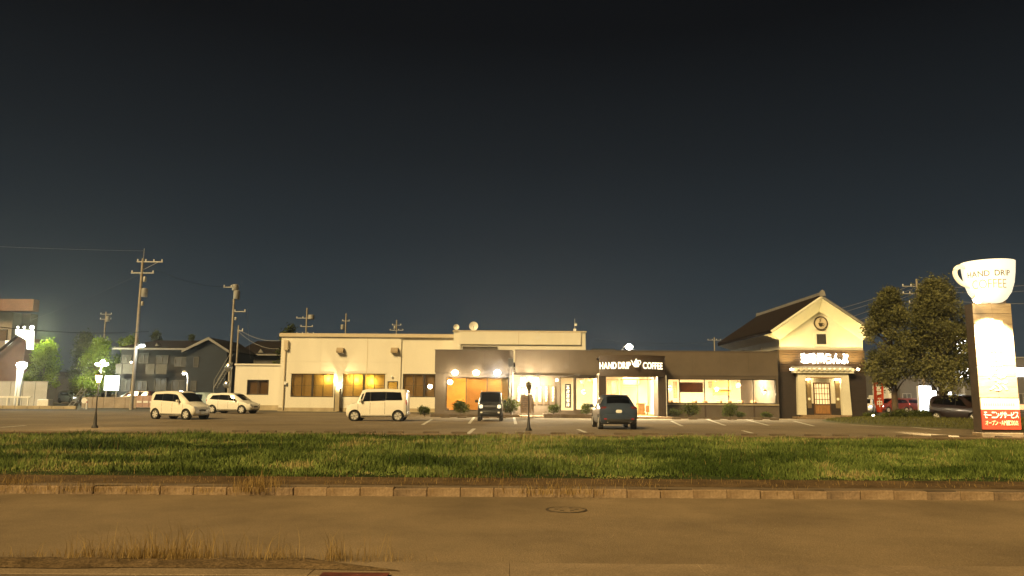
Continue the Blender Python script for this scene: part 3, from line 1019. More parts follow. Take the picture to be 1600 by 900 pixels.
def globe_lamp(name, px, py, Y, r, col, es, watts, label, back=.35, cat='wall lamp'):
    p = W(px, py, Y)
    t = thing(name, label, cat, p)
    MB().tube([(0, back, -.05), (0, .1, -r - .06), (0, 0, -r)], .018, 6).build('bracket', M_dark, t, local=True)
    MB().ball((0, 0, 0), r, 14).build('globe', glow('globe %.1f%.1f' % (col[2], es), col, es), t, local=True, smooth=True)
    MB().lathe([(.05, r * .9), (.09, r * 1.0), (.02, r * 1.35)], (0, 0, 0), 10).build('cap', M_dark, t, local=True)
    lamp(t, (0, -r - .12, 0), col, watts, .15, local=True)
    return t
globe_lamp('globe_lamp', 703, 597, FY - .35, .17, WARM2, 24, 60, 'round warm globe lamp on the corner of the amber window')
globe_lamp('globe_lamp', 672, 604, FY + 1.0, .16, WARM2, 24, 40, 'round globe lamp bracketed off the cafe end wall', .3)
globe_lamp('bracket_lamp', 870, 594, FY - .45, .09, WARM, 20, 14, 'small bracket lamp beside the last menu plaque', .42)
for (px, lab) in ((817, 'bright lantern above the menu plaques next to the pilaster'), (838, 'bright lantern above the menu plaques next to the porch side')):
    p = W(px, 597, FY - .4)
    t = thing('wall_lantern', lab, 'lantern', p, 0, 'bright lanterns over the menu plaques')
    bx('cage', M_dark, t, p.x - .18, p.x + .18, p.y - .14, p.y + .14, p.z + .30, p.z + .34)
    MB().box(-.16, .16, -.12, .12, -.30, .295).build('glass_body', glow('lantern glass', WARM2, 22), t, local=True, bevel=.04)
    MB().tube([(0, .4, .36), (0, .2, .4), (0, 0, .34)], .018, 6).build('arm', M_dark, t, local=True)
    lamp(t, (0, -.35, -.15), WARM2, 900, .2, local=True)
# menu plaques
M_board = mat('dark oiled board', (.085, .055, .030), .7, .15, 3, stretch=(4, 4, .6))
M_pale = mat('pale lettering', (.85, .80, .62), .7, .05, 3)
for i, px in enumerate((811, 823, 834, 843.5, 853.5, 864)):
    t = thing('menu_plaque', 'narrow dark vertical plaque with pale characters, ' + ('next to the pilaster', 'second from the pilaster', 'third from the pilaster', 'third from the bracket lamp', 'second from the bracket lamp', 'next to the bracket lamp')[i], 'plaque', (fx(px), FY - .03, fz(632)), 0, 'vertical plaques on the cafe wall')
    z0, z1 = fz(632, px), fz(602, px)
    bx('board', M_board, t, fx(px - 3.6), fx(px + 3.6), FY - .05, FY - .002, z0, z1, .006)
    strokes(t, M_pale, fx(px - 2), fx(px + 2), FY - .051, z0 + .2, z1 - .1, 5, 70 + i)
t = thing('vertical_signboard', 'tall black vertical signboard with pale characters before the bright window', 'sign', (fx(887), FY - .2, fz(637)))
bx('board', M_dark, t, fx(882.5), fx(892), FY - .2, FY - .12, fz(637, 887), fz(600, 887), .01)
strokes(t, glow('lit lettering', WARM2, .8), fx(884), fx(890.5), FY - .201, fz(635.5, 887), fz(602, 887), 5, 91)
for zz in (fz(633, 887), fz(604, 887)):
    bx('bracket', M_dark, t, fx(887) - .03, fx(887) + .03, FY - .119, FY + .055, zz - .03, zz)
# kerb planters
def planter(x0, x1, y0, y1, h, label, name='planter'):
    t = thing(name, label, 'planter', ((x0 + x1) / 2, (y0 + y1) / 2, 0))
    nB = max(1, round((x1 - x0) / .6))
    for i in range(nB):
        a = x0 + (x1 - x0) * i / nB; b_ = x0 + (x1 - x0) * (i + 1) / nB
        MB().box(a + .005, b_ - .005, y0, y0 + .12, .005, h).build('block', M_pl, t, bevel=.01)
    bx('side', M_pl, t, x0, x0 + .12, y0 + .125, y1, .005, h - .01)
    bx('side', M_pl, t, x1 - .12, x1, y0 + .125, y1, .005, h - .01)
    bx('soil', M_soil, t, x0 + .125, x1 - .125, y0 + .125, y1 - .01, .01, h - .05)
M_pl = mat('planter block', (.105, .075, .045), .9, .2, 2, .4, 25)
planter(WX(674, 53.8), WX(812, 53.8), 53.6, 55.2, .2, 'long low block planter under the amber window')
planter(WX(850, 52.9), WX(927, 52.9), 52.8, 55.0, .28, 'low block planter under the lit sign window')
planter(WX(1046, 53.9), WX(1212, 53.9), 53.7, 55.2, .12, 'long low kerb planter under the dining windows')
tag(bx('terrace', M_conc, None, WX(812.5, 54), WX(849.5, 54), 53.2, 55.9, .006, .10, origin=(WX(830, 54), 54.5, 0)), 'pale concrete step before the menu plaques', 'step')

# notice board on legs
NBY = 52.6
t = thing('notice_board', 'brown standing notice board on two legs before the menu plaques', 'notice board', (WX(823.5, NBY), NBY, 0))
x0, x1, z0, z1 = WX(813.5, NBY), WX(834, NBY), WZ(645, NBY, 823), WZ(617, NBY, 823)
bx('panel', mat('weathered brown board', (.16, .11, .075), .8, .2, 5), t, x0 + .04, x1 - .04, NBY, NBY + .04, z0, z1 - .04)
f = MB().box(x0, x1, NBY - .012, NBY + .052, z1 - .04, z1).box(x0, x0 + .038, NBY - .012, NBY + .052, z0, z1 - .041).box(x1 - .038, x1, NBY - .012, NBY + .052, z0, z1 - .041).build('frame', M_brownd, t)
for zz, ww in ((.78, .5), (.70, .62), (.55, .45), (.45, .6), (.36, .55), (.22, .4)):
    zc = z0 + (z1 - z0) * zz
    bx('notice_line', M_brownd, t, x0 + .12, x0 + .12 + (x1 - x0 - .25) * ww, NBY - .004, NBY, zc, zc + .022)
for xx in (x0 + .03, x1 - .07):
    bx('leg', M_brownd, t, xx, xx + .04, NBY, NBY + .04, .006, z0 - .001)

# porch with curved canopy
PX0, PX1, PYc = WX(937, 54), WX(1040, 54), 54.0
pw = (PX1 - PX0) / 2
pcx = (PX0 + PX1) / 2
SAG = 1.0
def arc_y(x):
    u = (x - pcx) / pw
    return PYc - SAG * (1 - u * u)
porch = thing('entrance_porch', 'dark brown curved entrance porch with two pillars', 'porch', (pcx, 54.5, 0))
ZC0, ZC1 = WZ(588, 53.6, 990), WZ(555, 53.2, 990)
N = 24
vs, fs = [], []
for i in range(N + 1):
    x = PX0 + (PX1 - PX0) * i / N
    vs += [(x, arc_y(x), ZC0), (x, arc_y(x), ZC1), (x, arc_y(x) + .25, ZC0), (x, arc_y(x) + .25, ZC1)]
for i in range(N):
    a = i * 4; b_ = a + 4
    fs += [(a, b_, b_ + 1, a + 1), (a + 1, b_ + 1, b_ + 3, a + 3), (a + 2, a + 3, b_ + 3, b_ + 2), (a, a + 2, b_ + 2, b_)]
fs += [(0, 1, 3, 2), (N * 4, N * 4 + 2, N * 4 + 3, N * 4 + 1)]
MB().add(vs, fs).build('canopy', M_brownd, porch, smooth=True)
poly = [(PX0 + (PX1 - PX0) * i / N, arc_y(PX0 + (PX1 - PX0) * i / N) + .26) for i in range(N + 1)] + [(PX1, 55.9), (PX0, 55.9)]
MB().prism(poly, ZC0 + .12, ZC0 + .22, 'z').build('soffit', M_interior, porch)
MB().prism(poly, ZC1 - .2, ZC1 - .1, 'z').build('canopy_roof', M_tile, porch)
for (a, b_) in ((935.5, 947), (1027.5, 1040)):
    p = bx('pillar', M_brownd, porch, WX(a, 54), WX(b_, 54), 53.9, 54.45, .13, ZC0 - .002)
    bx('corner_trim', M_wpaint, p, WX(b_, 54) + .003 if a > 1000 else WX(a, 54) - .04, WX(b_, 54) + .04 if a > 1000 else WX(a, 54) - .003, 53.88, 53.95, .13, ZC0 + .1)
    for q in range(1, 4):
        xx = WX(a + (b_ - a) * q / 4, 54)
        bx('groove_strip', M_namako, p, xx - .012, xx + .012, 53.885, 53.899, .13, ZC0 - .02)
    bx('return_wall', M_brownd, porch, WX(a, 54) + .05, WX(b_, 54) - .05, 54.46, 55.94, .13, ZC0 + .1)
bx('slab', M_conc, porch, WX(930, 53), WX(1050, 53), 52.6, 55.98, .006, .125, .015)
for px in (952, 990, 1015):
    bx('downlight', glow('porch downlight', WARM2, 12), porch, WX(px, 54) - .2, WX(px, 54) + .2, 54.1, 54.35, ZC0 + .085, ZC0 + .115)
lamp(porch, (pcx, 54.5, ZC0 + .02), WARM2, 900, kind='AREA', size=(3.4, .8), direction=(0, 0, -1))
# illuminated lettering on the canopy
sg = thing('illuminated_lettering', 'glowing cream letters reading HAND DRIP COFFEE on the porch canopy', 'sign', (pcx, 53, ZC0))
M_sign = glow('sign lettering', (1.0, .84, .52), 2.0)
def onarc(p):
    return (p[0], arc_y(p[0]) + p[1], p[2])
LZ0, LZ1 = WZ(576.5, 53.3, 990), WZ(566, 53.3, 990)
for txt, a, b_ in (('HAND', 938.5, 963), ('DRIP', 965.5, 984), ('COFFEE', 1003.5, 1037)):
    write(txt, sg, M_sign, WX(a, 53.4), WX(b_, 53.4), -.05, LZ0, LZ1, .012, .03, onarc)
kb = MB()
kx, kz = WX(994, 53), WZ(573.5, 53, 990)
ky = arc_y(kx) - .1
KS = .82
def kp(x, z): return (kx + x * KS, ky - .1, kz + z * KS)
kb.lathe([(r_ * KS, z_ * KS) for r_, z_ in ((.17, 0), (.19, .02), (.24, .2), (.17, .42), (.10, .50), (.10, .55), (.04, .57), (.04, .66), (.01, .68))], (kx, ky - .1, kz), 16)
kb.tube([kp(-.18, .14), kp(-.30, .22), kp(-.33, .42), kp(-.44, .56)], .04, 7, .022)
kb.tube([kp(.13, .50), kp(.30, .54), kp(.38, .40), kp(.28, .18)], .028, 7)
kb.build('kettle_emblem', M_sign, sg, smooth=True)
write('H', sg, M_dark, kx - .07, kx + .07, ky - .335, kz + .08, kz + .25, .01, .008)
for xx in (PX0 + .8, pcx, PX1 - .8):
    bx('standoff', M_dark, sg, xx - .02, xx + .02, arc_y(xx) - .06, arc_y(xx) + .02, LZ0 + .1, LZ0 + .14)

# ------------------------------------------------------------------ storehouse (kura) wing
KYf = 57.0
def kx_(px, py=600): return WX(px, KYf, py)
def kz_(py, px=1282): return WZ(py, KYf, px)
kx0, kx1 = kx_(1218, 540), kx_(1348, 540)
kc = (kx0 + kx1) / 2
kura = thing('storehouse_wing', 'white plastered storehouse wing with gabled tile roof and dark base', 'building', (kc, KYf + 6, 0))
KB = 70.0
zd = kz_(547)
# dark battered base
bm_ = MB()
a0, a1, c0, c1 = kx_(1213, 640), kx_(1352, 640), kx_(1214, 547), kx_(1349.5, 547)
door_x0, door_x1 = kx_(1246, 640), kx_(1329.5, 640)
bm_.add([(a0, KYf - .35, 0), (a1, KYf - .35, 0), (a1, KB, 0), (a0, KB, 0), (c0, KYf - .12, zd), (c1, KYf - .12, zd), (c1, KB, zd), (c0, KB, zd)],
        [(0, 1, 5, 4), (1, 2, 6, 5), (2, 3, 7, 6), (3, 0, 4, 7), (4, 5, 6, 7)])
bm_.build('base_wall', M_namako, kura)
nb = 9
for i in range(nb):
    z0 = 3.35 + (zd - 3.35) * i / nb; z1 = 3.35 + (zd - 3.35) * (i + 1) / nb
    f0 = z0 / zd
    yy = KYf - .35 + .23 * (z0 + z1) / 2 / zd
    bx('board', mat('sign band boards', (.060, .034, .018), .7, .2, 2.5, .2, 25, stretch=(1, 1, 5)), kura, kx_(1216, 560), kx_(1348, 560), yy - .045, yy + .02, z0 + .012, z1 - .012, .006)
# white upper walls: gable front
ze = kz_(530)
za = kz_(486)
MB().prism([(kx0, zd + .003), (kx1, zd + .003), (kx1, ze), (kc, za), (kx0, ze)], KYf, KYf + .3).build('gable_wall', M_plas, kura)
bx('side_wall', M_plas, kura, kx0, kx0 + .25, KYf + .302, KB - .3, zd + .003, ze)
bx('side_wall', M_plas, kura, kx1 - .25, kx1, KYf + .302, KB - .3, zd + .003, ze)
for q in (0, 1):
    yy = 61 + q * 4.5
    bx('vent_cover', M_cop, kura, kx0 - .05, kx0 - .002, yy, yy + .5, ze - .75, ze - .35)
# plaster cornice from wall up to roof edge
OY = KYf - 1.0
ox0, ox1, oz = WX(1206, OY, 519), WX(1367.5, OY, 520), WZ(521, OY, 1285)
oza = WZ(466, OY, 1285)
oc = (ox0 + ox1) / 2
vsx = [(kx0, KYf - .003, ze - .08), (kc, KYf - .003, za - .05), (kx1, KYf - .003, ze - .08), (ox0, OY, oz), (oc, OY, oza), (ox1, OY, oz)]
MB().add(vsx, [(0, 1, 4, 3), (1, 2, 5, 4)]).build('gable_cornice', M_plas, kura)
KBr = KB + .6
MB().add([(ox0, OY, oz), (ox0, KBr, oz), (kx0 - .003, KB - .3, ze - .08), (kx0 - .003, KYf, ze - .08)], [(0, 1, 2, 3)]).build('eave_cornice', M_plas, kura)
MB().add([(ox1, OY, oz), (ox1, KBr, oz), (kx1 + .003, KB - .3, ze - .08), (kx1 + .003, KYf, ze - .08)], [(0, 1, 2, 3)]).build('eave_cornice', M_plas, kura)
# roof slopes with tile rows
for s, xe in ((-1, ox0), (1, ox1)):
    th = .22
    r = MB()
    r.add([(xe + s * .05, OY - .03, oz + .01), (oc, OY - .03, oza + .01), (oc, KBr, oza + .01), (xe + s * .05, KBr, oz + .01),
           (xe + s * .05, OY - .03, oz + th), (oc, OY - .03, oza + th), (oc, KBr, oza + th), (xe + s * .05, KBr, oz + th)],
          [(0, 1, 5, 4), (4, 5, 6, 7), (0, 4, 7, 3), (1, 2, 6, 5), (2, 3, 7, 6), (0, 3, 2, 1)])
    rs = r.build('roof_slope', M_tile, kura)
    for i in range(48):
        yy = OY + .12 + (KBr - OY - .2) * i / 47
        MB().tube([(xe + s * .09, yy, oz + th + .01), (oc, yy, oza + th + .01)], .055, 6).build('tile_row', M_tile, rs)
    MB().tube([(xe + s * .06, OY - .05, oz + .11), (oc, OY - .05, oza + .11)], .09, 8).build('verge_tile', M_tileg if s > 0 else M_plas, rs)
rd_ = MB().box(oc - .16, oc + .16, OY - .06, KBr, oza + .2, oza + .42)
rd_.build('ridge', M_tileg, kura)
MB().prism([(oc - .22, oza + .15), (oc + .22, oza + .15), (oc + .15, oza + .5), (oc, oza + .62), (oc - .15, oza + .5)], OY - .2, OY - .065).build('ridge_end', M_tileg, kura)
MB().prism([(oc - .22, oza + .15), (oc + .22, oza + .15), (oc + .12, oza + .5), (oc - .12, oza + .5)], KBr + .005, KBr + .14).build('ridge_end', M_tileg, kura)
# emblem and small window in the gable
ec = W(1282.5, 505, KYf - .04)
em = MB()
em.lathe([(.44, .05), (.52, .05), (.52, -.05), (.44, -.05), (.44, .05)], ec, 32, 'y')
e0 = em.build('emblem_ring', mat('bronze emblem', (.06, .045, .03), .5, .15, 4), kura, smooth=True)
MB().lathe([(.435, .035), (.435, -.012), (.01, -.014)], ec, 32, 'y').build('emblem_disc', M_cop, kura)
cup = MB().prism([(ec.x - .2, ec.z + .02), (ec.x + .14, ec.z + .02), (ec.x + .10, ec.z - .2), (ec.x, ec.z - .27), (ec.x - .12, ec.z - .24)], ec.y - .05, ec.y - .016)
cup.tube([(ec.x + .12, ec.y - .03, ec.z - .02), (ec.x + .25, ec.y - .03, ec.z - .06), (ec.x + .2, ec.y - .03, ec.z - .18), (ec.x + .08, ec.y - .03, ec.z - .2)], .025, 6)
cup.tube([(ec.x - .1, ec.y - .03, ec.z + .08), (ec.x, ec.y - .03, ec.z + .17), (ec.x - .08, ec.y - .03, ec.z + .24), (ec.x + .04, ec.y - .03, ec.z + .36)], .035, 6)
cup.build('emblem_cup', M_bfr, kura)
w0, w1, wz0, wz1 = kx_(1275.5, 530), kx_(1290.5, 530), kz_(538), kz_(522)
fr = MB()
for (q0, q1, q2, q3) in ((w0 - .18, w1 + .18, wz1, wz1 + .18), (w0 - .18, w1 + .18, wz0 - .18, wz0), (w0 - .18, w0, wz0, wz1), (w1, w1 + .18, wz0, wz1)):
    fr.box(q0, q1, KYf - .07, KYf - .002, q2 + .001, q3 - .001)
gw = fr.build('gable_window', M_plas, kura)
bx('shutter', mat('window grille panel', (.05, .045, .04), .6, .2, 5), gw, w0, w1, KYf - .03, KYf - .003, wz0, wz1)
for i in range(1, 5):
    xx = w0 + (w1 - w0) * i / 5
    bx('bar', M_bfr, gw, xx - .02, xx + .02, KYf - .055, KYf - .031, wz0 + .002, wz1 - .002)
# portico round the lattice door
DY = KYf - .62
def dx_(px, py=610): return WX(px, DY, py)
def dz_(py): return WZ(py, DY, 1285)
zp = dz_(583)
for (pa, pb, qa, qb) in ((1245.5, 1259, 1248, 1259), (1315, 1329.5, 1315, 1327)):
    MB().prism([(dx_(pa), .26), (dx_(pb), .26), (dx_(qb), zp), (dx_(qa), zp)], DY, KYf - .05).build('portico_pier', M_plas, kura)
bx('portico_lintel', M_plas, kura, dx_(1259) + .002, dx_(1315) - .002, DY + .002, KYf - .06, dz_(591), zp)
bx('portico_back', M_plas, kura, dx_(1259) + .002, dx_(1315) - .002, DY + .32, DY + .4, .26, dz_(591) - .002)
bx('lintel_beam', M_wood, kura, dx_(1259), dx_(1315), DY - .03, DY - .001, dz_(591), dz_(589.6))
bx('cornice', M_plas, kura, dx_(1241), dx_(1334), DY - .18, KYf - .05, zp + .002, zp + .14)
ntile = 12
for i in range(ntile):
    a = dx_(1239.5) + (dx_(1335.5) - dx_(1239.5)) * (i + .5) / ntile
    b = MB()
    b.lathe([(.13, -.28), (.13, .75), (.02, .76)], (a, DY, zp + .25), 10, 'y')
    b.build('eave_tile', M_plas if True else M_tileg, kura, smooth=True)
    bx('eave_tile_pan', M_tileg, kura, a + .06, a + .26, DY - .22, KYf - .1, zp + .145, zp + .19)
bx('eave_cap', M_tileg, kura, dx_(1240), dx_(1335), KYf - .34, KYf - .2, zp + .3, zp + .5)
bx('step', M_conc, kura, dx_(1238), dx_(1338), DY - .9, KYf - .36, .006, .13, .01)
bx('step', M_conc, kura, dx_(1250), dx_(1325), DY - .45, KYf - .37, .131, .255, .01)
# the lattice door
ld0, ld1, lz0, lz1 = dx_(1273), dx_(1299.5), .262, dz_(597.5)
dr = thing('lattice_door', 'wooden lattice sliding door lit from behind in the storehouse portico', 'door', ((ld0 + ld1) / 2, DY + .28, .26))
f = MB().box(ld0, ld1, DY + .24, DY + .31, lz1 - .09, lz1).box(ld0, ld1, DY + .24, DY + .31, lz0, lz0 + .1).box(ld0, ld0 + .09, DY + .242, DY + .308, lz0 + .1, lz1 - .09).box(ld1 - .09, ld1, DY + .242, DY + .308, lz0 + .1, lz1 - .09)
f.build('frame', mat('dark door wood', (.10, .05, .02), .6, .2, 3), dr)
lzm = dz_(633)
bx('lower_panel', M_wood, dr, ld0 + .09, ld1 - .09, DY + .26, DY + .29, lz0 + .1, lzm)
bx('paper_pane', glow('lit paper pane', (1.0, .58, .20), .5), dr, ld0 + .09, ld1 - .09, DY + .285, DY + .30, lzm + .04, lz1 - .09)
bx('mid_rail', MATS['dark door wood'], dr, ld0 + .09, ld1 - .09, DY + .245, DY + .284, lzm, lzm + .08)
for i in range(1, 6):
    xx = ld0 + (ld1 - ld0) * i / 6
    bx('muntin', MATS['dark door wood'], dr, xx - .018, xx + .018, DY + .255, DY + .284, lzm + .08, lz1 - .09)
for i in range(1, 4):
    zz = lzm + (lz1 - lzm) * i / 4
    bx('muntin', MATS['dark door wood'], dr, ld0 + .09, ld1 - .09, DY + .25, DY + .2545, zz - .018, zz + .018)
# side noren panels with round crest, each with a downlight
for (pa, pb, lab) in ((1262.5, 1269.5, 'towards the dining windows'), (1307.5, 1314.5, 'towards the red banner')):
    t = thing('crest_panel', 'tall dark panel with round pale crest beside the lattice door, ' + lab, 'panel', (dx_((pa + pb) / 2), DY + .28, dz_(638)), 0, 'crest panels by the lattice door')
    xa, xb = dx_(pa), dx_(pb)
    bx('board', mat('olive grey panel', (.18, .13, .065), .8, .15, 3), t, xa, xb, DY + .26, DY + .318, dz_(638), dz_(594), .006)
    MB().lathe([(.10, .01), (.10, -.012), (.01, -.014)], ((xa + xb) / 2, DY + .255, dz_(623.5)), 18, 'y').build('crest', M_pale, t)
    bx('downlight', glow('alcove downlight', WARM, 14), t, (xa + xb) / 2 - .09, (xa + xb) / 2 + .09, DY + .10, DY + .22, dz_(592.5), dz_(591.3))
    lamp(t, ((xa + xb) / 2, DY + .14, dz_(594)), WARM, 16, .05)
# spotlights on the storehouse
for px, lab in ((1236.5, 'small spotlight on the storehouse front towards the dining windows'), (1340.5, 'small spotlight on the storehouse front towards the red banner')):
    p = W(px, 578.5, KYf - .9)
    t = thing('gable_spotlight', lab, 'spotlight', p, 0, 'spotlights on the storehouse')
    MB().tube([(0, .62, .0), (0, .3, -.06), (0, .05, -.03)], .02, 6).build('arm', M_dark, t, local=True)
    MB().lathe([(.05, -.16), (.10, -.02), (.13, .05), (.11, .05), (.03, -.10)], (0, 0, 0), 14).build('housing', M_dark, t, local=True, smooth=True)
    MB().ball((0, -.02, .05), .115, 12, .8).build('bulb', glow('spot bulb', WARM2, 30), t, local=True, smooth=True)
    lamp(t, (0, -.16, .16), (1, .74, .26), 620, .08, 'SPOT', (-.06 if px < 1285 else .06, .22, 1.0), spot=120, blend=.8, local=True)
    lamp(t, (0, -.2, .0), WARM, 10, .08, local=True)
# blazing shop sign
sg = thing('shop_sign', 'blazing white characters over the storehouse door', 'sign', (kc, KYf - .3, kz_(569)))
write('珈琲屋らんぷ', sg, glow('blazing sign', (1.0, .90, .66), 7.0), kx_(1248.5, 560), kx_(1323, 560), KYf - .26, kz_(568.5), kz_(552.5), .022, .03)
bx('rail', M_dark, sg, kx_(1250, 560), kx_(1321, 560), KYf - .255, KYf - .235, kz_(560) - .03, kz_(560) + .03)
lamp(sg, (kc, KYf - .75, kz_(561)), (1, .80, .45), 40, kind='AREA', size=(3.4, .5), direction=(0, 1, -.1))

# ------------------------------------------------------------------ white building behind
WY = 71.0
def wx(px): return WX(px, WY, 580)
def wz(py, px=580): return WZ(py, WY, px)
wb = thing('white_commercial_building', 'long cream white two part building with tinted windows behind the cafe', 'building', (wx(580), WY, 0))
wops = [(wx(455.5), wx(522), wz(620.5, 490), wz(584, 490)), (wx(536), wx(602), wz(620.5), wz(584)), (wx(606), wx(622.5), .2, wz(595.5)), (wx(629.5), wx(696), wz(620.5, 640), wz(584, 640))]
wt_ = wz(527)
wall_open(wx(437.5), wx(626), 0.30, wt_, WY, WY + .3, wops[:3]).build('wall', M_white, wb)
wall_open(wx(626) + .003, wx(740), 0.30, wt_, WY + .12, WY + .42, wops[3:]).build('wall', M_white, wb)
bx('plinth', M_plinth, wb, wx(437) - .03, wx(740), WY - .05, WY + .3, -.05, .298)
bx('coping', M_cop, wb, wx(434.5), wx(740), WY - .16, WY + .6, wt_ + .003, wz(521.5))
bx('joint_strip', M_cop, wb, wx(573) - .02, wx(573) + .02, WY - .012, WY - .001, .3, wt_)
for px in (500,):
    bx('joint_strip', mat('faint wall joint', (.57, .53, .445), .85, .05, 1), wb, wx(px) - .012, wx(px) + .012, WY - .006, WY - .001, wz(583, px), wt_ - .01)
bx('joint_strip', MATS['faint wall joint'], wb, wx(438), wx(626), WY - .007, WY - .001, wz(566), wz(566) + .025)
bx('window_flashing', M_cop, wb, wops[0][0] - .1, wops[0][1] + .1, WY - .06, WY - .001, wops[0][3] + .001, wops[0][3] + .04)
bx('window_flashing', M_cop, wb, wops[1][0] - .1, wops[1][1] + .1, WY - .06, WY - .001, wops[1][3] + .001, wops[1][3] + .04)
bx('end_wall', M_white, wb, wx(437.5), wx(437.5) + .3, WY + .303, 84, -.05, wt_)
bx('roof', M_concd, wb, wx(438), wx(740), WY + .5, 84, wt_ - .25, wt_ - .1)
bx('back_wall', M_interior, wb, wx(438.5), wx(738), 74.2, 74.4, 0, wt_ - .3)
bx('floor', M_floor, wb, wx(438.5), wx(738), WY + .45, 74.1, -.05, .1)
p = MB().tube([(wx(445), WY - .1, .1), (wx(445), WY - .1, wz(545)), (wx(446.5), WY - .1, wz(538))], .06, 8).build('downpipe', M_cop, wb)
bx('rain_head', M_cop, wb, wx(443), wx(449), WY - .3, WY - .003, wz(548), wz(533))
for op in (wops[0], wops[1], wops[3]):
    yo = WY + .06 if op is not wops[3] else WY + .18
    window(wb, *op, yo, 4, M_bfr, M_film, .07)
    xm = (op[0] + op[1]) / 2
    bx('mullion', M_bfr, wb, xm - .09, xm + .09, yo - .03, yo + .1, op[2] + .07, op[3] - .07)
    bx('transom', M_bfr, wb, op[0] + .07, op[1] - .07, yo + .02, yo + .05, (op[2] + op[3]) / 2 - .012, (op[2] + op[3]) / 2 + .012)
    bl = MB().add([(op[0], yo + .28, op[2] - .1), (op[1], yo + .28, op[2] - .1), (op[1], yo + .28, op[3] + .1), (op[0], yo + .28, op[3] + .1)], [(0, 1, 2, 3)]).build('blind', translucent_mat('pale blind', (.58, .52, .38), .42), wb)
# service door
dw = window(wb, *wops[2], WY + .06, 1, M_bfr, M_film, .09)
dw.name = 'door'
MB().ball((wx(613), WY - .08, wz(589)), .1).build('door_lamp', M_wpaint, wb)
for px in (531, 616):
    t_ = MB().prism([(WY - .45, wz(551.5, px)), (WY - .45, wz(548.5, px)), (WY - .3, wz(543.5, px)), (WY - .002, wz(543.5, px)), (WY - .002, wz(551.5, px))], wx(px - 5.3), wx(px + 5.3), 'x')
    t_.build('vent_hood', mat('vent hood metal', (.32, .24, .14), .5, .15, 3), wb)
bx('meter_box', M_wpaint, wb, wx(445.5), wx(449), WY - .22, WY - .165, wz(602), wz(597))
# lights behind the blinds
for i, (px, pz) in enumerate(((512, 592), (556, 593), (580, 596))):
    xx = wx(px)
    t = thing('indoor_lamp', 'yellow lamp glowing behind the blinds, ' + ('in the window nearest the annexe' if px < 530 else ('next to the wall sconce' if px < 570 else 'next to the window mullion')), 'lamp', (xx, WY + .9, wz(pz)), 0, 'lamps behind the blinds')
    MB().ball((0, 0, 0), .13).build('bulb', glow('indoor bulb', (1, .62, .08), 4), t, local=True, smooth=True)
    MB().tube([(0, 0, .12), (0, 0, wt_ - .25 - wz(pz))], .012, 5).build('cord', M_dark, t, local=True)
    lamp(t, (0, -.26, 0), (1.0, .66, .10), 230, .1, local=True)
# sconce between the windows, throwing light up the wall
sc = W(529.5, 604, WY - .35)
t = thing('wall_sconce', 'blazing wall sconce between the two white building windows', 'wall lamp', sc)
MB().box(-.09, .09, .1, .35, -.25, -.05).build('bracket', M_dark, t, local=True)
MB().lathe([(.07, -.3), (.13, -.1), (.15, .16), (.05, .2)], (0, 0, 0), 14).build('glass', glow('sconce glass', WARM2, 30), t, local=True, smooth=True)
lamp(t, (-.05, -.02, .26), (1, .78, .36), 330, .05, 'SPOT', (-.80, .35, .62), spot=74, blend=.5, local=True)
lamp(t, (.05, -.02, .26), (1, .78, .36), 330, .05, 'SPOT', (.80, .35, .62), spot=74, blend=.5, local=True)
lamp(t, (0, -.2, -.15), (1, .80, .40), 60, .12, local=True)
t = thing('service_post', 'stone clad post standing below the wall sconce', 'post', (wx(529), WY - .35, 0))
bx('shaft', M_plinth, t, wx(527), wx(533.5), WY - .5, WY - .1, .0, wz(607))
bx('conduit', M_bfr, t, wx(525.3), wx(526.8), WY - .45, WY - .3, .0, wz(604))
# taller block above the cafe roof
UY = 66.5
ub = thing('upper_block', 'plain cream block rising behind the cafe parapet', 'building', (WX(812, UY), UY, 0))
u0, u1 = WX(708.5, UY, 540), WX(915, UY, 540)
uz1 = WZ(519, UY, 812)
bx('wall', M_white, ub, u0, u1, UY, UY + 6, 0, uz1)
bx('coping', M_cop, ub, u0 - .08, u1 + .08, UY - .1, UY + 6.1, uz1 + .002, uz1 + .12)
bx('pier', M_white, ub, WX(715.5, UY), WX(719, UY), UY - .12, UY - .002, 4.0, WZ(539, UY))
bx('upper_band', M_white, ub, WX(716, UY), WX(908, UY), UY - .14, UY - .003, WZ(538.5, UY), uz1 - .02)
window(ub, WX(722, UY), WX(777, UY), WZ(551, UY, 750), WZ(541.5, UY, 750), UY - .12, 3, M_bfr, mat('dark clerestory', (.10, .085, .06), .3, .2, 2), .06, .1)
bx('joint_strip', M_cop, ub, WX(810, UY) - .02, WX(810, UY) + .02, UY - .155, UY - .142, WZ(538, UY), uz1 - .03)
# roof antennas
for (px, py, r, lab) in ((713, 511, .26, 'small satellite dish on the corner of the upper block'), (740, 509.5, .40, 'large satellite dish on the roof of the upper block')):
    p = W(px, py, UY + 1.2)
    t = thing('satellite_dish', lab, 'satellite dish', (p.x, p.y, uz1 + .12), 0, 'satellite dishes')
    h = p.z - uz1 - .12
    MB().tube([(0, .1, -.05), (0, .1, h)], .03, 6).build('mast', M_galv, t, local=True)
    b = MB()
    b.lathe([(.01, .10), (r * .5, .06), (r, -.06), (r, -.04), (r * .5, .09), (.01, .13)], (0, 0, h), 20, 'y')
    b.build('reflector', M_wpaint, t, local=True, smooth=True)
    MB().tube([(0, .02, h - r * .9), (0, -.4, h - .1)], .014, 5).build('feed_arm', M_galv, t, local=True)
p = W(898, 517, UY + 1)
t = thing('roof_antenna', 'slim antenna mast with white boxes on the upper block', 'antenna', (p.x, p.y, uz1 + .12))
MB().tube([(0, 0, -.05), (0, 0, WZ(498, UY + 1, 898) - uz1 - .12)], .03, 6).build('mast', M_galv, t, local=True)
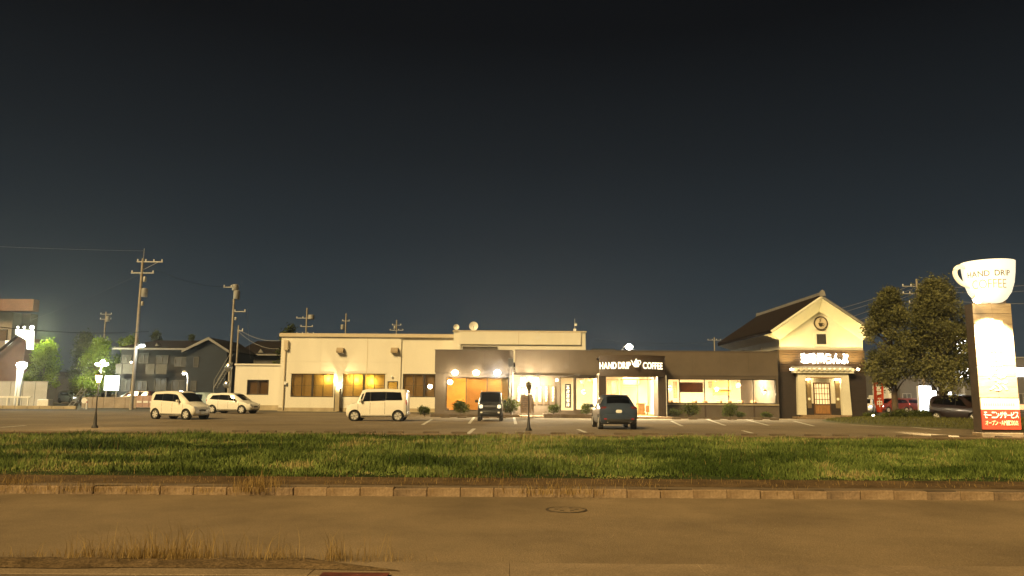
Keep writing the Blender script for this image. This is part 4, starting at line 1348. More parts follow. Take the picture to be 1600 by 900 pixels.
MB().box(-.12, .12, -.1, .1, .05, .3).build('box', M_wpaint, t, local=True, bevel=.02)
MB().box(-.02, .2, -.1, .1, .55, .75).build('box', M_wpaint, t, local=True, bevel=.02)
# low annexe
AY = 75.0
an = thing('annexe', 'low cream annexe at the end of the white building', 'building', (WX(404, AY), AY, 0))
ax0, ax1 = WX(367, AY), WX(437, AY)
azt = WZ(571, AY, 404)
aop = (WX(386, AY), WX(420, AY), WZ(617, AY, 404), WZ(593.5, AY, 404))
wall_open(ax0, ax1, -.03, azt, AY, AY + .25, [aop]).build('wall', M_white, an)
bx('coping', M_white, an, ax0 - .1, ax1, AY - .12, AY + 5, azt + .002, azt + .16)
bx('side_wall', M_white, an, ax0, ax0 + .2, AY + .252, AY + 5, -.03, azt)
window(an, *aop, AY + .06, 2, M_bfr, M_film, .07)
bx('shade', mat('brown shade cloth', (.19, .145, .085), .8, .1, 2), an, aop[0], aop[1], AY + .3, AY + .32, aop[2], aop[3])
bx('plinth', M_plinth, an, ax0 - .02, ax1, AY - .06, AY - .002, -.04, .45)

# ------------------------------------------------------------------ cup sign tower
SY = 29.5
def tx(px, py=600): return WX(px, SY, py)
def tz(py): return WZ(py, SY, 1560)
tw0, tw1 = tx(1534, 660), tx(1595, 660)
tcx = (tw0 + tw1) / 2
tzt = tz(474)
tower = thing('sign_tower', 'tall plank clad sign tower lit by a floodlight at the lot edge', 'sign', (tcx, SY + .25, 0))
M_plank = mat('tower planks', (.42, .32, .21), .75, .15, 2.0, .2, 20, stretch=(1, 1, 5))
np_ = 9
zb0 = tz(622.5)
for i in range(np_):
    z0 = zb0 + .02 + (tzt - zb0 - .02) * i / np_; z1 = zb0 + .02 + (tzt - zb0 - .02) * (i + 1) / np_
    for h in (0, 1):
        xa, xb = (tw0, tcx - .006) if h == 0 else (tcx + .006, tw1)
        bx('plank', M_plank, tower, xa, xb, SY, SY + .05, z0 + .006, z1 - .006, .006)
bx('core', mat('tower core', (.06, .042, .03), .8, .2, 2), tower, tw0 + .01, tw1 - .01, SY + .052, SY + .55, 0.006, tzt - .01)
bx('base', M_concd, tower, tw0 - .05, tw1 + .05, SY - .06, SY + .62, .005, .19, .02)
bx('notice_strip', mat('cream notice strip', (.74, .66, .50), .6, .05, 3), tower, tw0 + .01, tw1 - .01, SY - .02, SY + .045, tz(640) + .004, zb0)
for q in range(14):
    bx('notice_mark', mat('faint notice ink', (.55, .42, .28), .8, .1, 4), tower, tw0 + .12 + q * .085, tw0 + .17 + q * .085, SY - .024, SY - .0205, tz(634), tz(630))
bx('red_board', mat('red sign board', (.42, .045, .022), .6, .1, 2), tower, tw0 + .01, tw1 - .01, SY - .02, SY + .045, tz(671), tz(640))
M_wtext = mat('white sign text', (.85, .82, .72), .6, .04, 3)
write('モーニングサービス', tower, M_wtext, tw0 + .08, tw1 - .07, SY - .021, tz(653.5), tz(643.5), .02, .006)
write('オープン〜AM11:00迄', tower, mat('cream sign text', (.75, .62, .40), .6, .05, 3), tw0 + .12, tw1 - .10, SY - .021, tz(664.5), tz(657), .0, .006)
# relief characters down the front
write('珈琲屋らんぷ', tower, mat('relief lettering', (.74, .68, .56), .6, .05, 3), tcx - .36, tcx + .36, SY - .001, tz(612), tz(498), .015, .007, vertical=True)
# the cup
cupc = W(1545.5, 440, SY + .3)
cz0, cz1 = tz(473), tz(408.5)
crr = 37.8 / 1200 * (SY + .3) * 1.0
cup = thing('giant_cup', 'giant glowing white coffee cup sign on top of the tower', 'sign', (tcx - .12, SY + .3, cz0))
ccx = WX(1545, SY + .3, 440)
hh = cz1 - cz0
prof_c = [(.30, .0), (.42, .02), (.60, .10), (.78, .26), (.90, .48), (.96, .72), (1.0, 1.0), (.965, 1.0), (.92, .72), (.1, .60)]
M_cup = mat('glowing cup', (.82, .80, .74), .4, .03, 2, emit=(1.0, .88, .62), es=.75)
MB().lathe([(crr * a, hh * b) for a, b in prof_c], (ccx, SY + .3, cz0), 40).build('bowl', M_cup, cup, smooth=True)
hk = [W(1512, 420, SY + .3), W(1503, 416.5, SY + .3), W(1494.5, 419, SY + .3), W(1492, 427, SY + .3), W(1496, 436, SY + .3), W(1504, 443.5, SY + .3), W(1518, 449, SY + .3)]
hp = []
for i in range(len(hk) - 1):
    a_, b_, c_, d_ = hk[max(i - 1, 0)], hk[i], hk[i + 1], hk[min(i + 2, len(hk) - 1)]
    for k in range(5):
        u_ = k / 5
        hp.append(.5 * ((2 * b_) + (c_ - a_) * u_ + (2 * a_ - 5 * b_ + 4 * c_ - d_) * u_ ** 2 + (3 * b_ - a_ - 3 * c_ + d_) * u_ ** 3))
hp.append(hk[-1])
MB().tube(hp, .085, 12).build('handle', mat('cup handle', (.78, .72, .58), .4, .05, 2, emit=(1.0, .80, .42), es=.55), cup, smooth=True)
MB().lathe([(.26, -.14), (.26, .02), (.3, .04)], (ccx, SY + .3, cz0 - .01), 16).build('foot', M_wpaint, cup)
def oncup(p):
    f = min(1, max(0, (p[2] - cz0) / hh))
    r = np.interp(f, [b for a, b in prof_c[:7]], [crr * a for a, b in prof_c[:7]])
    a = (p[0] - ccx) / r - .55
    return (ccx + (r + .012 - p[1] * 0) * math.sin(a), SY + .3 - (r + .012 - (p[1])) * math.cos(a), p[2])
M_cuptxt = mat('grey cup lettering', (.12, .09, .055), .7, .1, 3)
write('HAND DRIP', cup, M_cuptxt, ccx - .78, ccx + .78, 0, tz(434), tz(425.5), .0, .004, oncup)
write('COFFEE', cup, mat('outlined cup lettering', (.42, .36, .24), .7, .1, 3), ccx - .60, ccx + .60, 0, tz(452), tz(439), -.012, .004, oncup)
# floodlights of the tower
for (px, py, yy, wt, dr_, sp, lab) in ((1527, 467, SY - .55, 0, None, 60, 'blazing floodlight on an arm at the top of the sign tower'),):
    p = W(px, py, yy)
    t = thing('tower_floodlight', lab, 'floodlight', p)
    MB().tube([(.15, .58, .0), (.1, .3, .05), (0, .08, .04)], .025, 6).build('arm', M_dark, t, local=True)
    MB().lathe([(.06, .16), (.14, .06), (.18, -.04), (.16, -.04), (.04, .1)], (0, 0, .02), 14).build('housing', M_wpaint, t, local=True, smooth=True)
    MB().ball((0, -.02, -.02), .155, 12).build('bulb', glow('tower bulb', WARM2, 40), t, local=True, smooth=True)
    lamp(t, (.30, -.75, -.02), (1, .82, .50), 6500, .16, 'SPOT', (tcx - p.x - .30, 1.3, -2.2), spot=58, blend=.3, local=True)
    lamp(t, (0, -.2, .2), (1, .80, .46), 25, .08, local=True)
# box at the tower top
bx('top_bracket', M_plank, tower, tcx - .06, tw1 - .12, SY + .08, SY + .5, tzt, tzt + .16)

# ------------------------------------------------------------------ red banner
t = thing('banner_flag', 'red vertical banner flag with white characters on a pole', 'banner', (WX(1371, 60), 60, 0))
bxx0, bxx1, bz0, bz1 = WX(1364.5, 60), WX(1379.5, 60), WZ(644, 60, 1371), WZ(597, 60, 1371)
vs, fs = [], []
for i in range(7):
    for j in range(13):
        u_, v_ = i / 6, j / 12
        tp = 1 if v_ > .35 else .55 + .45 * v_ / .35
        vs.append((bxx0 + (bxx1 - bxx0) * (.5 + (u_ - .5) * tp), 60 + .04 * math.sin(u_ * 7 + v_ * 5), bz0 + (bz1 - bz0) * v_))
for i in range(6):
    for j in range(12):
        fs.append((i * 13 + j, (i + 1) * 13 + j, (i + 1) * 13 + j + 1, i * 13 + j + 1))
MB().add(vs, fs).build('cloth', translucent_mat('red banner cloth', (.80, .10, .03), .45), t)
write('営業中', t, M_wtext, bxx0 + .17, bxx1 - .17, 59.94, bz0 + .35, bz1 - .12, .03, .006, vertical=True)
MB().tube([(bxx0 - .03, 60, 0), (bxx0 - .03, 60, bz1 + .08)], .018, 6).build('pole', M_wpaint, t)
MB().tube([(bxx0 - .05, 60, bz1 + .03), (bxx1, 60, bz1 + .03)], .012, 6).build('crossbar', M_wpaint, t)

# ------------------------------------------------------------------ lantern posts at the lot edge
for (px, pyb, pyt, lab, es, wt) in ((148, 669, 592, 'lantern post with glowing orange head at the lot edge near the white minicars', 16, 50), (826, 673, 606, 'slim dark unlit lantern post in front of the notice board', 0, 0)):
    b_ = G(px, pyb)
    Y = b_.y
    zt = W(px, pyt, Y).z
    t = thing('lantern_post', lab, 'lamp post', (b_.x, Y, .004), 0, 'lantern posts')
    MB().lathe([(.13, 0), (.13, .06), (.075, .14), (.055, .42), (.04, .6), (.026, .7), (.022, zt - .22)], (0, 0, 0), 12).build('post', M_dark, t, local=True, smooth=True)
    MB().lathe([(.02, zt - .24), (.09, zt - .18), (.09, zt - .16)], (0, 0, 0), 10).build('collar', M_dark, t, local=True)
    MB().lathe([(.06, zt - .155), (.13, zt + .12), (.12, zt + .13), (.02, zt + .14)], (0, 0, 0), 8).build('lantern_glass', (glow('lantern head', (1, .70, .30), es) if es else mat('unlit lantern glass', (.10, .08, .05), .3, .1, 5)), t, local=True)
    MB().lathe([(.16, zt + .145), (.05, zt + .23), (.02, zt + .30)], (0, 0, 0), 8).build('cap', M_dark, t, local=True)
    if wt: lamp(t, (0, -.2, zt + .0), (1, .68, .28), wt * 2.5, .1, local=True)

# ------------------------------------------------------------------ cars
def lerp(a, b, t): return a + (b - a) * t
class CarBody:
    def __init__(s, st):
        s.st = sorted(st)
    def at(s, x):
        st = s.st
        if x <= st[0][0]: return st[0][1:]
        for a, b in zip(st, st[1:]):
            if x <= b[0]:
                t = (x - a[0]) / (b[0] - a[0])
                return tuple(lerp(p, q, t) for p, q in zip(a[1:], b[1:]))
        return st[-1][1:]
    def ring(s, x):
        zb, zl, zt, w, wt = s.at(x)
        zr = max(zt - .07, zl + .006)
        return [(0, zb), (w * .84, zb), (w * .955, zb + .09), (w, lerp(zb, zl, .5)), (w * .992, lerp(zb, zl, .85)), (w * .965, zl), (wt, zr), (wt - .09, max(zt, zr + .004)), (0, max(zt, zr + .004) + .02)]
    def pt(s, x, q, side=1):
        r = s.ring(x)
        i = min(int(q), len(r) - 2)
        t = q - i
        return Vector((x, side * lerp(r[i][0], r[i + 1][0], t), lerp(r[i][1], r[i + 1][1], t)))
    def mesh(s):
        xs = sorted({p[0] for p in s.st} | {lerp(s.st[0][0], s.st[-1][0], i / 30) for i in range(31)})
        b = MB()
        vs = []
        for x in xs:
            r = s.ring(x)
            full = [(-y, z) for y, z in r[1:-1]][::-1]
            vs += [(x, 0, r[0][1])] + [(x, y, z) for y, z in r[1:]] + [(x, y, z) for y, z in full]
        n = len(vs) // len(xs)
        fs = [(i * n + k, i * n + (k + 1) % n, (i + 1) * n + (k + 1) % n, (i + 1) * n + k) for i in range(len(xs) - 1) for k in range(n)]
        fs += [tuple(range(n)), tuple(range((len(xs) - 1) * n, len(xs) * n))]
        return b.add(vs, fs)
    def panel(s, corners, side, off=.008, nx=6, nq=4):
        """corners: (x,q) at bottom-rear, bottom-front, top-front, top-rear"""
        (xa, qa), (xb, qb), (xc, qc), (xd, qd) = corners
        vs = []
        for i in range(nx + 1):
            for j in range(nq + 1):
                u_, v_ = i / nx, j / nq
                x = lerp(lerp(xa, xb, u_), lerp(xd, xc, u_), v_)
                q = lerp(lerp(qa, qb, u_), lerp(qd, qc, u_), v_)
                p = s.pt(x, q, side)
                dx = s.pt(x + .01, q, side) - s.pt(x - .01, q, side)
                dq = s.pt(x, min(q + .05, 8), side) - s.pt(x, q - .05, side)
                nn = dx.cross(dq)
                nn = nn.normalized() if nn.length > 1e-9 else Vector((0, side, 0))
                if nn.dot(Vector((0, side, .3))) < 0: nn = -nn
                vs.append(p + nn * off)
        fs = [(i * (nq + 1) + j, (i + 1) * (nq + 1) + j, (i + 1) * (nq + 1) + j + 1, i * (nq + 1) + j + 1) for i in range(nx) for j in range(nq)]
        return MB().add(vs, fs)
    def cross_panel(s, x0, x1, q0, off=.008, q0b=None):
        """windscreen/rear glass between stations x0 (low) and x1 (high), across the car"""
        vs = []
        nx, nq = 5, 8
        for i in range(nx + 1):
            x = lerp(x0, x1, i / nx)
            for j in range(nq + 1):
                qq = lerp(q0, 8, 1 - abs(j / nq * 2 - 1))
                side = -1 if j / nq < .5 else 1
                p = s.pt(x, qq, side)
                d = s.pt(x + .01, 8) - s.pt(x - .01, 8)
                nn = Vector((-d.z, 0, d.x)).normalized()
                if nn.z < 0: nn = -nn
                vs.append(p + nn * off)
        fs = [(i * (nq + 1) + j, (i + 1) * (nq + 1) + j, (i + 1) * (nq + 1) + j + 1, i * (nq + 1) + j + 1) for i in range(nx) for j in range(nq)]
        return MB().add(vs, fs)

def wheel_parts(t, x, y, r, side, style=0):
    wdt = .17
    b = MB().lathe([(r * .72, -wdt / 2), (r * .94, -wdt / 2), (r, -wdt * .32), (r, wdt * .32), (r * .94, wdt / 2), (r * .72, wdt / 2), (r * .70, 0)], (0, 0, 0), 26, 'y')
    w = b.build('wheel', M_tyre, t, local=True, smooth=True)
    w.location = (x, y, r)
    MB().lathe([(r * .73, side * .02), (r * .73, side * wdt * .5), (r * .67, side * wdt * .53), (r * .65, side * wdt * .28), (.01, side * wdt * .30)], (0, 0, 0), 24, 'y').build('rim', M_rimd if style != 2 else M_black, w, local=True, smooth=True)
    for k in range(6):
        a = k * math.pi / 3 + .3
        ca, sa = math.cos(a), math.sin(a)
        pa, pb = Vector((ca, 0, sa)) * r * .02, Vector((ca, 0, sa)) * r * .67
        nn = Vector((-sa, 0, ca))
        yy = side * wdt * .31; y2 = side * wdt * .52
        vs = []
        for p, ww in ((pa, r * .10), (pb, r * .20)):
            for q in (-ww, ww):
                v = p + nn * q
                vs += [(v.x, yy, v.z), (v.x, y2, v.z)]
        MB().add(vs, [(0, 1, 3, 2), (4, 6, 7, 5), (0, 4, 5, 1), (2, 3, 7, 6), (1, 5, 7, 3)]).build('spoke', M_rim if style != 2 else M_galv, w, local=True)
    return w

def make_car(name, label, loc, rz, st, paint, wheels, r, side_windows, screen, rear, lamps, group=None, style=0, extras=None, cat='car', track=None):
    cb = CarBody(st)
    t = thing(name, label, cat, loc, rz, group)
    body = cb.mesh().build('body', paint, t, local=True)
    half = max(p[4] for p in st)
    # wheel arches
    cut = MB()
    for x in wheels:
        for s_ in (-1, 1):
            cut.lathe([(r + .055, min(s_ * (half - .27), s_ * (half + .2))), (r + .055, max(s_ * (half - .27), s_ * (half + .2)))], (x, 0, r + .01), 24, 'y')
    co = cut.build('cutter', M_black, None, local=True)
    co.location = loc; co.rotation_euler = (0, 0, rz)
    bpy.context.view_layer.update()
    md = body.modifiers.new('arch', 'BOOLEAN')
    md.object = co; md.operation = 'DIFFERENCE'; md.solver = 'EXACT'
    dg = bpy.context.evaluated_depsgraph_get()
    me = bpy.data.meshes.new_from_object(body.evaluated_get(dg))
    body.modifiers.clear()
    body.data = me
    me.materials.clear(); me.materials.append(paint)
    for p in me.polygons: p.use_smooth = True
    me.set_sharp_from_angle(angle=R(32))
    bpy.data.objects.remove(co)
    for x in wheels:
        for s_ in (-1, 1):
            MB().lathe([(r + .05, 0), (r + .05, .19), (.02, .2)] if s_ < 0 else [(r + .05, 0), (r + .05, -.19), (.02, -.2)], (x, s_ * (half - .012 - (0.0)), r + .01), 20, 'y', False).build('arch_liner', M_black, t, local=True)
            wheel_parts(t, x, s_ * (half - .10), r, s_, style)
    band = [side_windows[0][0], side_windows[min(2, len(side_windows) - 1)][1], side_windows[min(2, len(side_windows) - 1)][2], side_windows[0][3]]
    for s_ in (-1, 1):
        cb.panel(band, s_, .004, 14, 4).build('pillar_band', M_black, t, local=True, smooth=True)
    for c_ in side_windows:
        for s_ in (-1, 1):
            cb.panel(c_, s_).build('side_window', M_carglass, t, local=True, smooth=True)
    if screen: cb.cross_panel(screen[0], screen[1], 7.0).build('windscreen', M_carglass, t, local=True, smooth=True)
    if rear: cb.cross_panel(rear[0], rear[1], 7.0).build('rear_window', M_carglass, t, local=True, smooth=True)
    # dark interior block so that the glass shows a cabin
    for (kind, x, y, z, sx_, sy_, sz_, m_) in lamps:
        for s_ in ((-1, 1) if y else (1,)):
            b = MB()
            n_ = []
            for a in range(5):
                for k in range(10):
                    th = math.pi * (a + .5) / 5; ph = 6.283 * k / 10
                    e = lambda v: math.copysign(abs(v) ** .6, v)
                    n_.append((x + sx_ / 2 * e(math.sin(th)) * e(math.cos(ph)), s_ * y + sy_ / 2 * e(math.sin(th)) * e(math.sin(ph)), z + sz_ / 2 * e(math.cos(th))))
            fs = [(a * 10 + k, a * 10 + (k + 1) % 10, (a + 1) * 10 + (k + 1) % 10, (a + 1) * 10 + k) for a in range(4) for k in range(10)] + [tuple(range(10)), tuple(range(40, 50))]
            b.add(n_, fs).build(kind, m_, t, local=True, smooth=True)
    # mirrors, door seams, handles
    if extras != 'plain':
        mxp = extras['mirror']
        for s_ in (-1, 1):
            p = cb.pt(mxp, 5.1, s_)
            m = MB().box(p.x - .06, p.x + .05, p.y + s_ * .04 if s_ > 0 else p.y - .22, p.y + .22 if s_ > 0 else p.y - .04, p.z + .0, p.z + .15).build('mirror', extras.get('mm', paint), t, local=True, bevel=.025, smooth=True)
            MB().box(p.x - .02, p.x + .02, min(p.y, p.y + s_ * .06), max(p.y, p.y + s_ * .06), p.z + .0, p.z + .04).build('mirror_arm', M_black, t, local=True)
        for xs_ in extras['seams']:
            for s_ in (-1, 1):
                cb.panel([(xs_ - .008, 2.3), (xs_ + .008, 2.3), (xs_ + .008, 4.9), (xs_ - .008, 4.9)], s_, .003, 1, 8).build('door_seam', M_black, t, local=True)
        for s_ in (-1, 1):
            cb.panel([(wheels[0] + r + .09, 1.5), (wheels[1] - r - .09, 1.5), (wheels[1] - r - .09, 2.15), (wheels[0] + r + .09, 2.15)], s_, .006, 8, 2).build('sill_trim', M_black, t, local=True)
            cb.panel([(wheels[0] + r + .2, 3.35), (wheels[1] - .1, 3.25), (wheels[1] - .1, 3.31), (wheels[0] + r + .2, 3.45)], s_, .004, 8, 1).build('body_crease', extras.get('cr', paint), t, local=True)
        cb.panel([(screen[0] + .05, 6.2), (wheels[1] + r + .12, 5.7), (wheels[1] + r + .13, 5.8), (screen[0] + .06, 6.35)], -1, .004, 6, 1).build('bonnet_seam', M_black, t, local=True)
        cb.panel([(screen[0] + .05, 6.2), (wheels[1] + r + .12, 5.7), (wheels[1] + r + .13, 5.8), (screen[0] + .06, 6.35)], 1, .004, 6, 1).build('bonnet_seam', M_black, t, local=True)
        for xs_ in extras['handles']:
            for s_ in (-1, 1):
                cb.panel([(xs_ - .09, 4.25), (xs_ + .09, 4.25), (xs_ + .09, 4.5), (xs_ - .09, 4.5)], s_, .02, 2, 1).build('door_handle', extras.get('hm', paint), t, local=True)
    bpy.context.view_layer.update()
    return t

P_white = mat('white car paint', (.74, .70, .62), .3, .03, 1, spec=.5, coat=.6)
P_pearl = mat('pearl car paint', (.70, .68, .62), .28, .03, 1, spec=.5, coat=.6)
P_black = mat('black car paint', (.012, .012, .012), .28, .1, 1, spec=.5, coat=.6)
P_blue = mat('slate blue car paint', (.045, .065, .105), .28, .1, 1, spec=.5, coat=.7, metal=.3)
P_wine = mat('wine car paint', (.06, .012, .012), .3, .1, 1, coat=.6)
P_dwine = mat('dark wine car paint', (.016, .008, .008), .35, .1, 1, coat=.4)
P_red = mat('red car paint', (.20, .03, .018), .3, .1, 1, coat=.6)
P_pale = mat('pale blue car paint', (.30, .38, .40), .35, .05, 1, coat=.5)

kei_tall = [(-1.70, .40, 1.02, 1.50, .60, .55), (-1.66, .30, 1.06, 1.68, .69, .61), (-1.55, .24, 1.10, 1.755, .735, .635), (-.5, .20, 1.08, 1.79, .7375, .65), (.55, .20, 1.03, 1.775, .7375, .64), (.83, .20, 1.01, 1.70, .7375, .61),
            (1.10, .21, 1.00, 1.10, .735, .64), (1.16, .21, .985, 1.02, .73, .66), (1.45, .22, .93, .955, .71, .63), (1.62, .25, .82, .86, .67, .58), (1.70, .33, .66, .70, .60, .50)]
Yv = 42.0
p0 = G(590, 659.5)
make_car('parked_minivan', 'boxy white tall minicar parked broadside before the white building', (p0.x * 1.04, p0.y + 1.8, .006), math.pi, kei_tall, P_white, (-1.22, 1.20), .29,
         [[(-1.45, 5.12), (-.55, 5.12), (-.55, 5.86), (-1.35, 5.86)], [(-.50, 5.1), (.32, 5.1), (.32, 5.86), (-.50, 5.86)], [(.37, 5.1), (.78, 5.1), (.62, 5.86), (.37, 5.86)], [(.83, 5.12), (1.02, 5.1), (.80, 5.8), (.70, 5.8)]],
         (1.09, .85), None,
         [('headlight', 1.60, .52, .80, .16, .24, .17, M_lens), ('tail_light', -1.655, .63, 1.02, .08, .12, .34, M_red), ('roof_lamp', -1.63, .5, 1.63, .10, .1, .12, M_lens), ('bumper', 1.67, 0, .42, .10, 1.1, .2, P_white), ('rear_bumper', -1.68, 0, .42, .10, 1.2, .22, P_white)],
         extras={'mirror': .86, 'seams': (-.48, .34, 1.02), 'handles': (-.35, .22), 'mm': P_white})
# cold light at its tail is the reflection of shop lamps only

kei_wag = [(-1.70, .42, .98, 1.30, .58, .52), (-1.65, .30, 1.00, 1.46, .68, .58), (-1.50, .23, 1.00, 1.55, .735, .615), (-.4, .20, .97, 1.60, .7375, .64), (.25, .20, .93, 1.575, .7375, .63), (.50, .20, .92, 1.50, .7375, .61),
           (1.18, .21, .90, .98, .735, .60), (1.25, .21, .88, .91, .73, .62), (1.48, .23, .80, .83, .70, .58), (1.63, .28, .70, .73, .64, .52), (1.70, .36, .58, .61, .56, .45)]
wag_win = [[(-1.42, 5.15), (-.72, 5.15), (-.72, 5.85), (-1.32, 5.85)], [(-.68, 5.12), (.10, 5.12), (.10, 5.86), (-.68, 5.86)], [(.14, 5.12), (.78, 5.12), (.40, 5.82), (.14, 5.86)]]
wag_lamps = [('headlight', 1.56, .50, .69, .22, .22, .15, M_lens), ('tail_light', -1.64, .60, .92, .08, .13, .34, M_red), ('grille', 1.69, 0, .52, .04, .55, .12, M_black), ('number_plate', 1.71, 0, .40, .02, .33, .16, M_plate), ('fog_light', 1.64, .48, .38, .08, .12, .09, M_lens), ('rear_bumper', -1.68, 0, .42, .1, 1.15, .22, P_white)]
p1 = G(281, 655)
make_car('parked_minicar', 'white rounded minicar with spoked wheel covers parked nearest the utility pole', (p1.x, p1.y, .006), R(-24), kei_wag, P_white, (-1.19, 1.17), .285, wag_win, (1.16, .52), None, wag_lamps,
         extras={'mirror': .62, 'seams': (-.70, .12, .92), 'handles': (-.52, .0), 'mm': P_white})
comp = [(-1.95, .45, .96, 1.22, .62, .54), (-1.88, .32, .98, 1.40, .74, .60), (-1.65, .25, .98, 1.50, .82, .64), (-.6, .20, .96, 1.55, .845, .67), (.15, .20, .92, 1.53, .8475, .66), (.42, .20, .91, 1.45, .8475, .64),
        (1.20, .21, .89, .98, .84, .64), (1.30, .21, .87, .90, .835, .66), (1.62, .23, .78, .81, .80, .62), (1.85, .28, .66, .70, .72, .54), (1.95, .36, .55, .58, .62, .45)]
comp_win = [[(-1.58, 5.2), (-.80, 5.12), (-.80, 5.85), (-1.38, 5.82)], [(-.76, 5.12), (.05, 5.12), (.05, 5.86), (-.76, 5.86)], [(.10, 5.12), (.85, 5.12), (.42, 5.80), (.10, 5.86)]]
comp_lamps = [('headlight', 1.76, .58, .67, .28, .24, .15, M_lens), ('tail_light', -1.86, .66, .92, .10, .16, .30, M_red), ('grille', 1.93, 0, .52, .05, .7, .12, M_black), ('number_plate', 1.96, 0, .40, .02, .33, .16, M_plate), ('rear_bumper', -1.92, 0, .45, .12, 1.35, .22, P_pearl)]
p2 = G(371, 645.5)
make_car('parked_hatchback', 'pearl white hatchback parked beside the low annexe', (p2.x, p2.y - 1.0, .006), R(-14), comp, P_pearl, (-1.28, 1.25), .30, comp_win, (1.18, .44), None, comp_lamps,
         extras={'mirror': .70, 'seams': (-.78, .08, 1.0), 'handles': (-.6, -.05), 'mm': P_black})
# blue hatchback seen from behind
hat = [(-2.0, .48, .86, .90, .66, .56), (-1.97, .36, .93, .98, .76, .60), (-1.88, .28, .97, 1.06, .83, .62), (-1.78, .25, .985, 1.16, .848, .60), (-1.42, .22, .98, 1.44, .8475, .57), (-1.30, .22, .975, 1.475, .8475, .575), (-.5, .20, .95, 1.53, .8475, .62), (.1, .20, .92, 1.51, .8475, .615), (.35, .20, .91, 1.44, .8475, .60),
       (1.20, .21, .90, .99, .84, .62), (1.30, .21, .88, .91, .835, .64), (1.7, .23, .80, .83, .80, .60), (1.9, .28, .68, .72, .72, .52), (2.0, .36, .55, .58, .62, .45)]
p3 = G(968, 672)
make_car('parked_hatchback', 'slate blue hatchback parked facing the cafe entrance, seen from behind', (p3.x, p3.y + 2.1, .006), R(90), hat, P_blue, (-1.28, 1.27), .31, comp_win, (1.18, .37), (-1.80, -1.44),
         [('tail_light', -1.90, .64, .93, .16, .30, .17, mat('dark red lens', (.14, .02, .02), .15, .1, 5, spec=.7)), ('reversing_lamp', -1.905, .60, .82, .14, .22, .07, M_lens), ('number_plate', -1.99, 0, .80, .03, .33, .165, M_plate), ('rear_bumper', -1.97, 0, .55, .16, 1.50, .26, P_blue), ('bumper_insert', -1.985, 0, .40, .14, 1.3, .16, M_black), ('tail_spoiler', -1.38, 0, 1.50, .22, 1.02, .04, P_blue), ('exhaust', -1.98, .5, .33, .12, .08, .06, M_chrome), ('headlight', 1.8, .58, .69, .28, .24, .15, M_lens), ('reflector', -2.03, .60, .47, .03, .14, .05, M_red)],
         extras={'mirror': .66, 'seams': (-.78, .08, 1.0), 'handles': (-.6, -.05), 'mm': P_blue, 'hm': M_chrome})
# black boxy kei seen from the front
hus = [(-1.70, .42, 1.00, 1.45, .60, .54), (-1.64, .30, 1.04, 1.62, .69, .60), (-1.5, .26, 1.06, 1.66, .73, .62), (-.4, .25, 1.04, 1.69, .7375, .635), (.45, .25, 1.02, 1.68, .7375, .63), (.62, .25, 1.01, 1.63, .7375, .61),
       (1.02, .25, 1.02, 1.10, .735, .62), (1.08, .25, 1.02, 1.05, .73, .64), (1.50, .26, .98, 1.01, .72, .64), (1.65, .29, .90, .95, .69, .60), (1.70, .35, .84, .88, .655, .56)]
p4 = G(765, 659)
make_car('parked_offroader', 'black boxy mini off-roader with round headlamps facing out from the cafe', (p4.x, p4.y + 2.4, .006), R(-90), hus, P_black, (-1.20, 1.22), .31,
         [[(-1.42, 5.15), (-.62, 5.15), (-.62, 5.85), (-1.34, 5.85)], [(-.58, 5.12), (.12, 5.12), (.12, 5.86), (-.58, 5.86)], [(.16, 5.12), (.78, 5.12), (.54, 5.82), (.16, 5.86)]],
         (1.01, .64), None,
         [('headlight', 1.68, .52, .84, .14, .22, .22, mat('headlamp with painted reflection', (.85, .82, .70), .15, .03, 4, spec=.8, emit=(1, .9, .65), es=.55)), ('grille', 1.70, 0, .84, .06, .74, .14, mat('grey grille', (.10, .10, .10), .5, .2, 20)), ('number_plate', 1.745, 0, .50, .03, .33, .165, M_plate), ('bumper', 1.70, 0, .48, .16, 1.30, .34, M_black), ('fog_light', 1.75, .50, .50, .08, .14, .1, M_lens), ('roof_rail', 0, .56, 1.735, 1.9, .05, .05, M_galv), ('indicator', 1.55, .66, 1.06, .08, .07, .14, M_lens)],  # faint emission paints the reflection into the headlamp lenses
         extras={'mirror': .68, 'seams': (-.6, .14), 'handles': (-.45, .0), 'mm': P_black}, style=2)
# far cars
def small_car(name, label, px, py, Y, rz, paint, st, lamps, group=None, z=0.0, win=comp_win, wheels=(-1.28, 1.25), screen=(1.18, .44), cat='car'):
    x = WX(px, Y, py)
    return make_car(name, label, (x, Y, z), rz, st, paint, wheels, .30, win, screen, None, lamps, group, extras='plain', cat=cat)
M_beam = glow('car beam', (1, .88, .66), 9)
M_beamw = glow('white car beam', (.95, .97, 1), 16)
M_tailon = glow('lit tail lamp', (1, .10, .05), 3)
small_car('passing_suv', 'dark wine SUV with lit headlamps standing behind the sign tower', 1507, 640, 47.0, R(-70), P_dwine, [(a, b + .02, c * 1.04, d * 1.06, e * 1.02, f * 1.02) for (a, b, c, d, e, f) in comp],
          [('headlight', 1.80, .60, .76, .24, .26, .22, glow('warm beam', (1, .86, .58), 4)), ('number_plate', 1.97, 0, .50, .03, .42, .18, M_plate), ('fog_light', 1.9, .5, .42, .1, .2, .08, glow('warm beam', (1, .86, .58), 4)), ('grille', 1.93, 0, .66, .06, .6, .16, M_chrome)], z=.06)
small_car('street_car', 'red car with glowing tail lamps beyond the tree trunk', 1424, 625, 88, R(25), P_red, comp, [('tail_light', -1.86, .66, .92, .10, .2, .2, M_tailon), ('headlight', 1.8, .6, .67, .25, .25, .16, M_beam)])
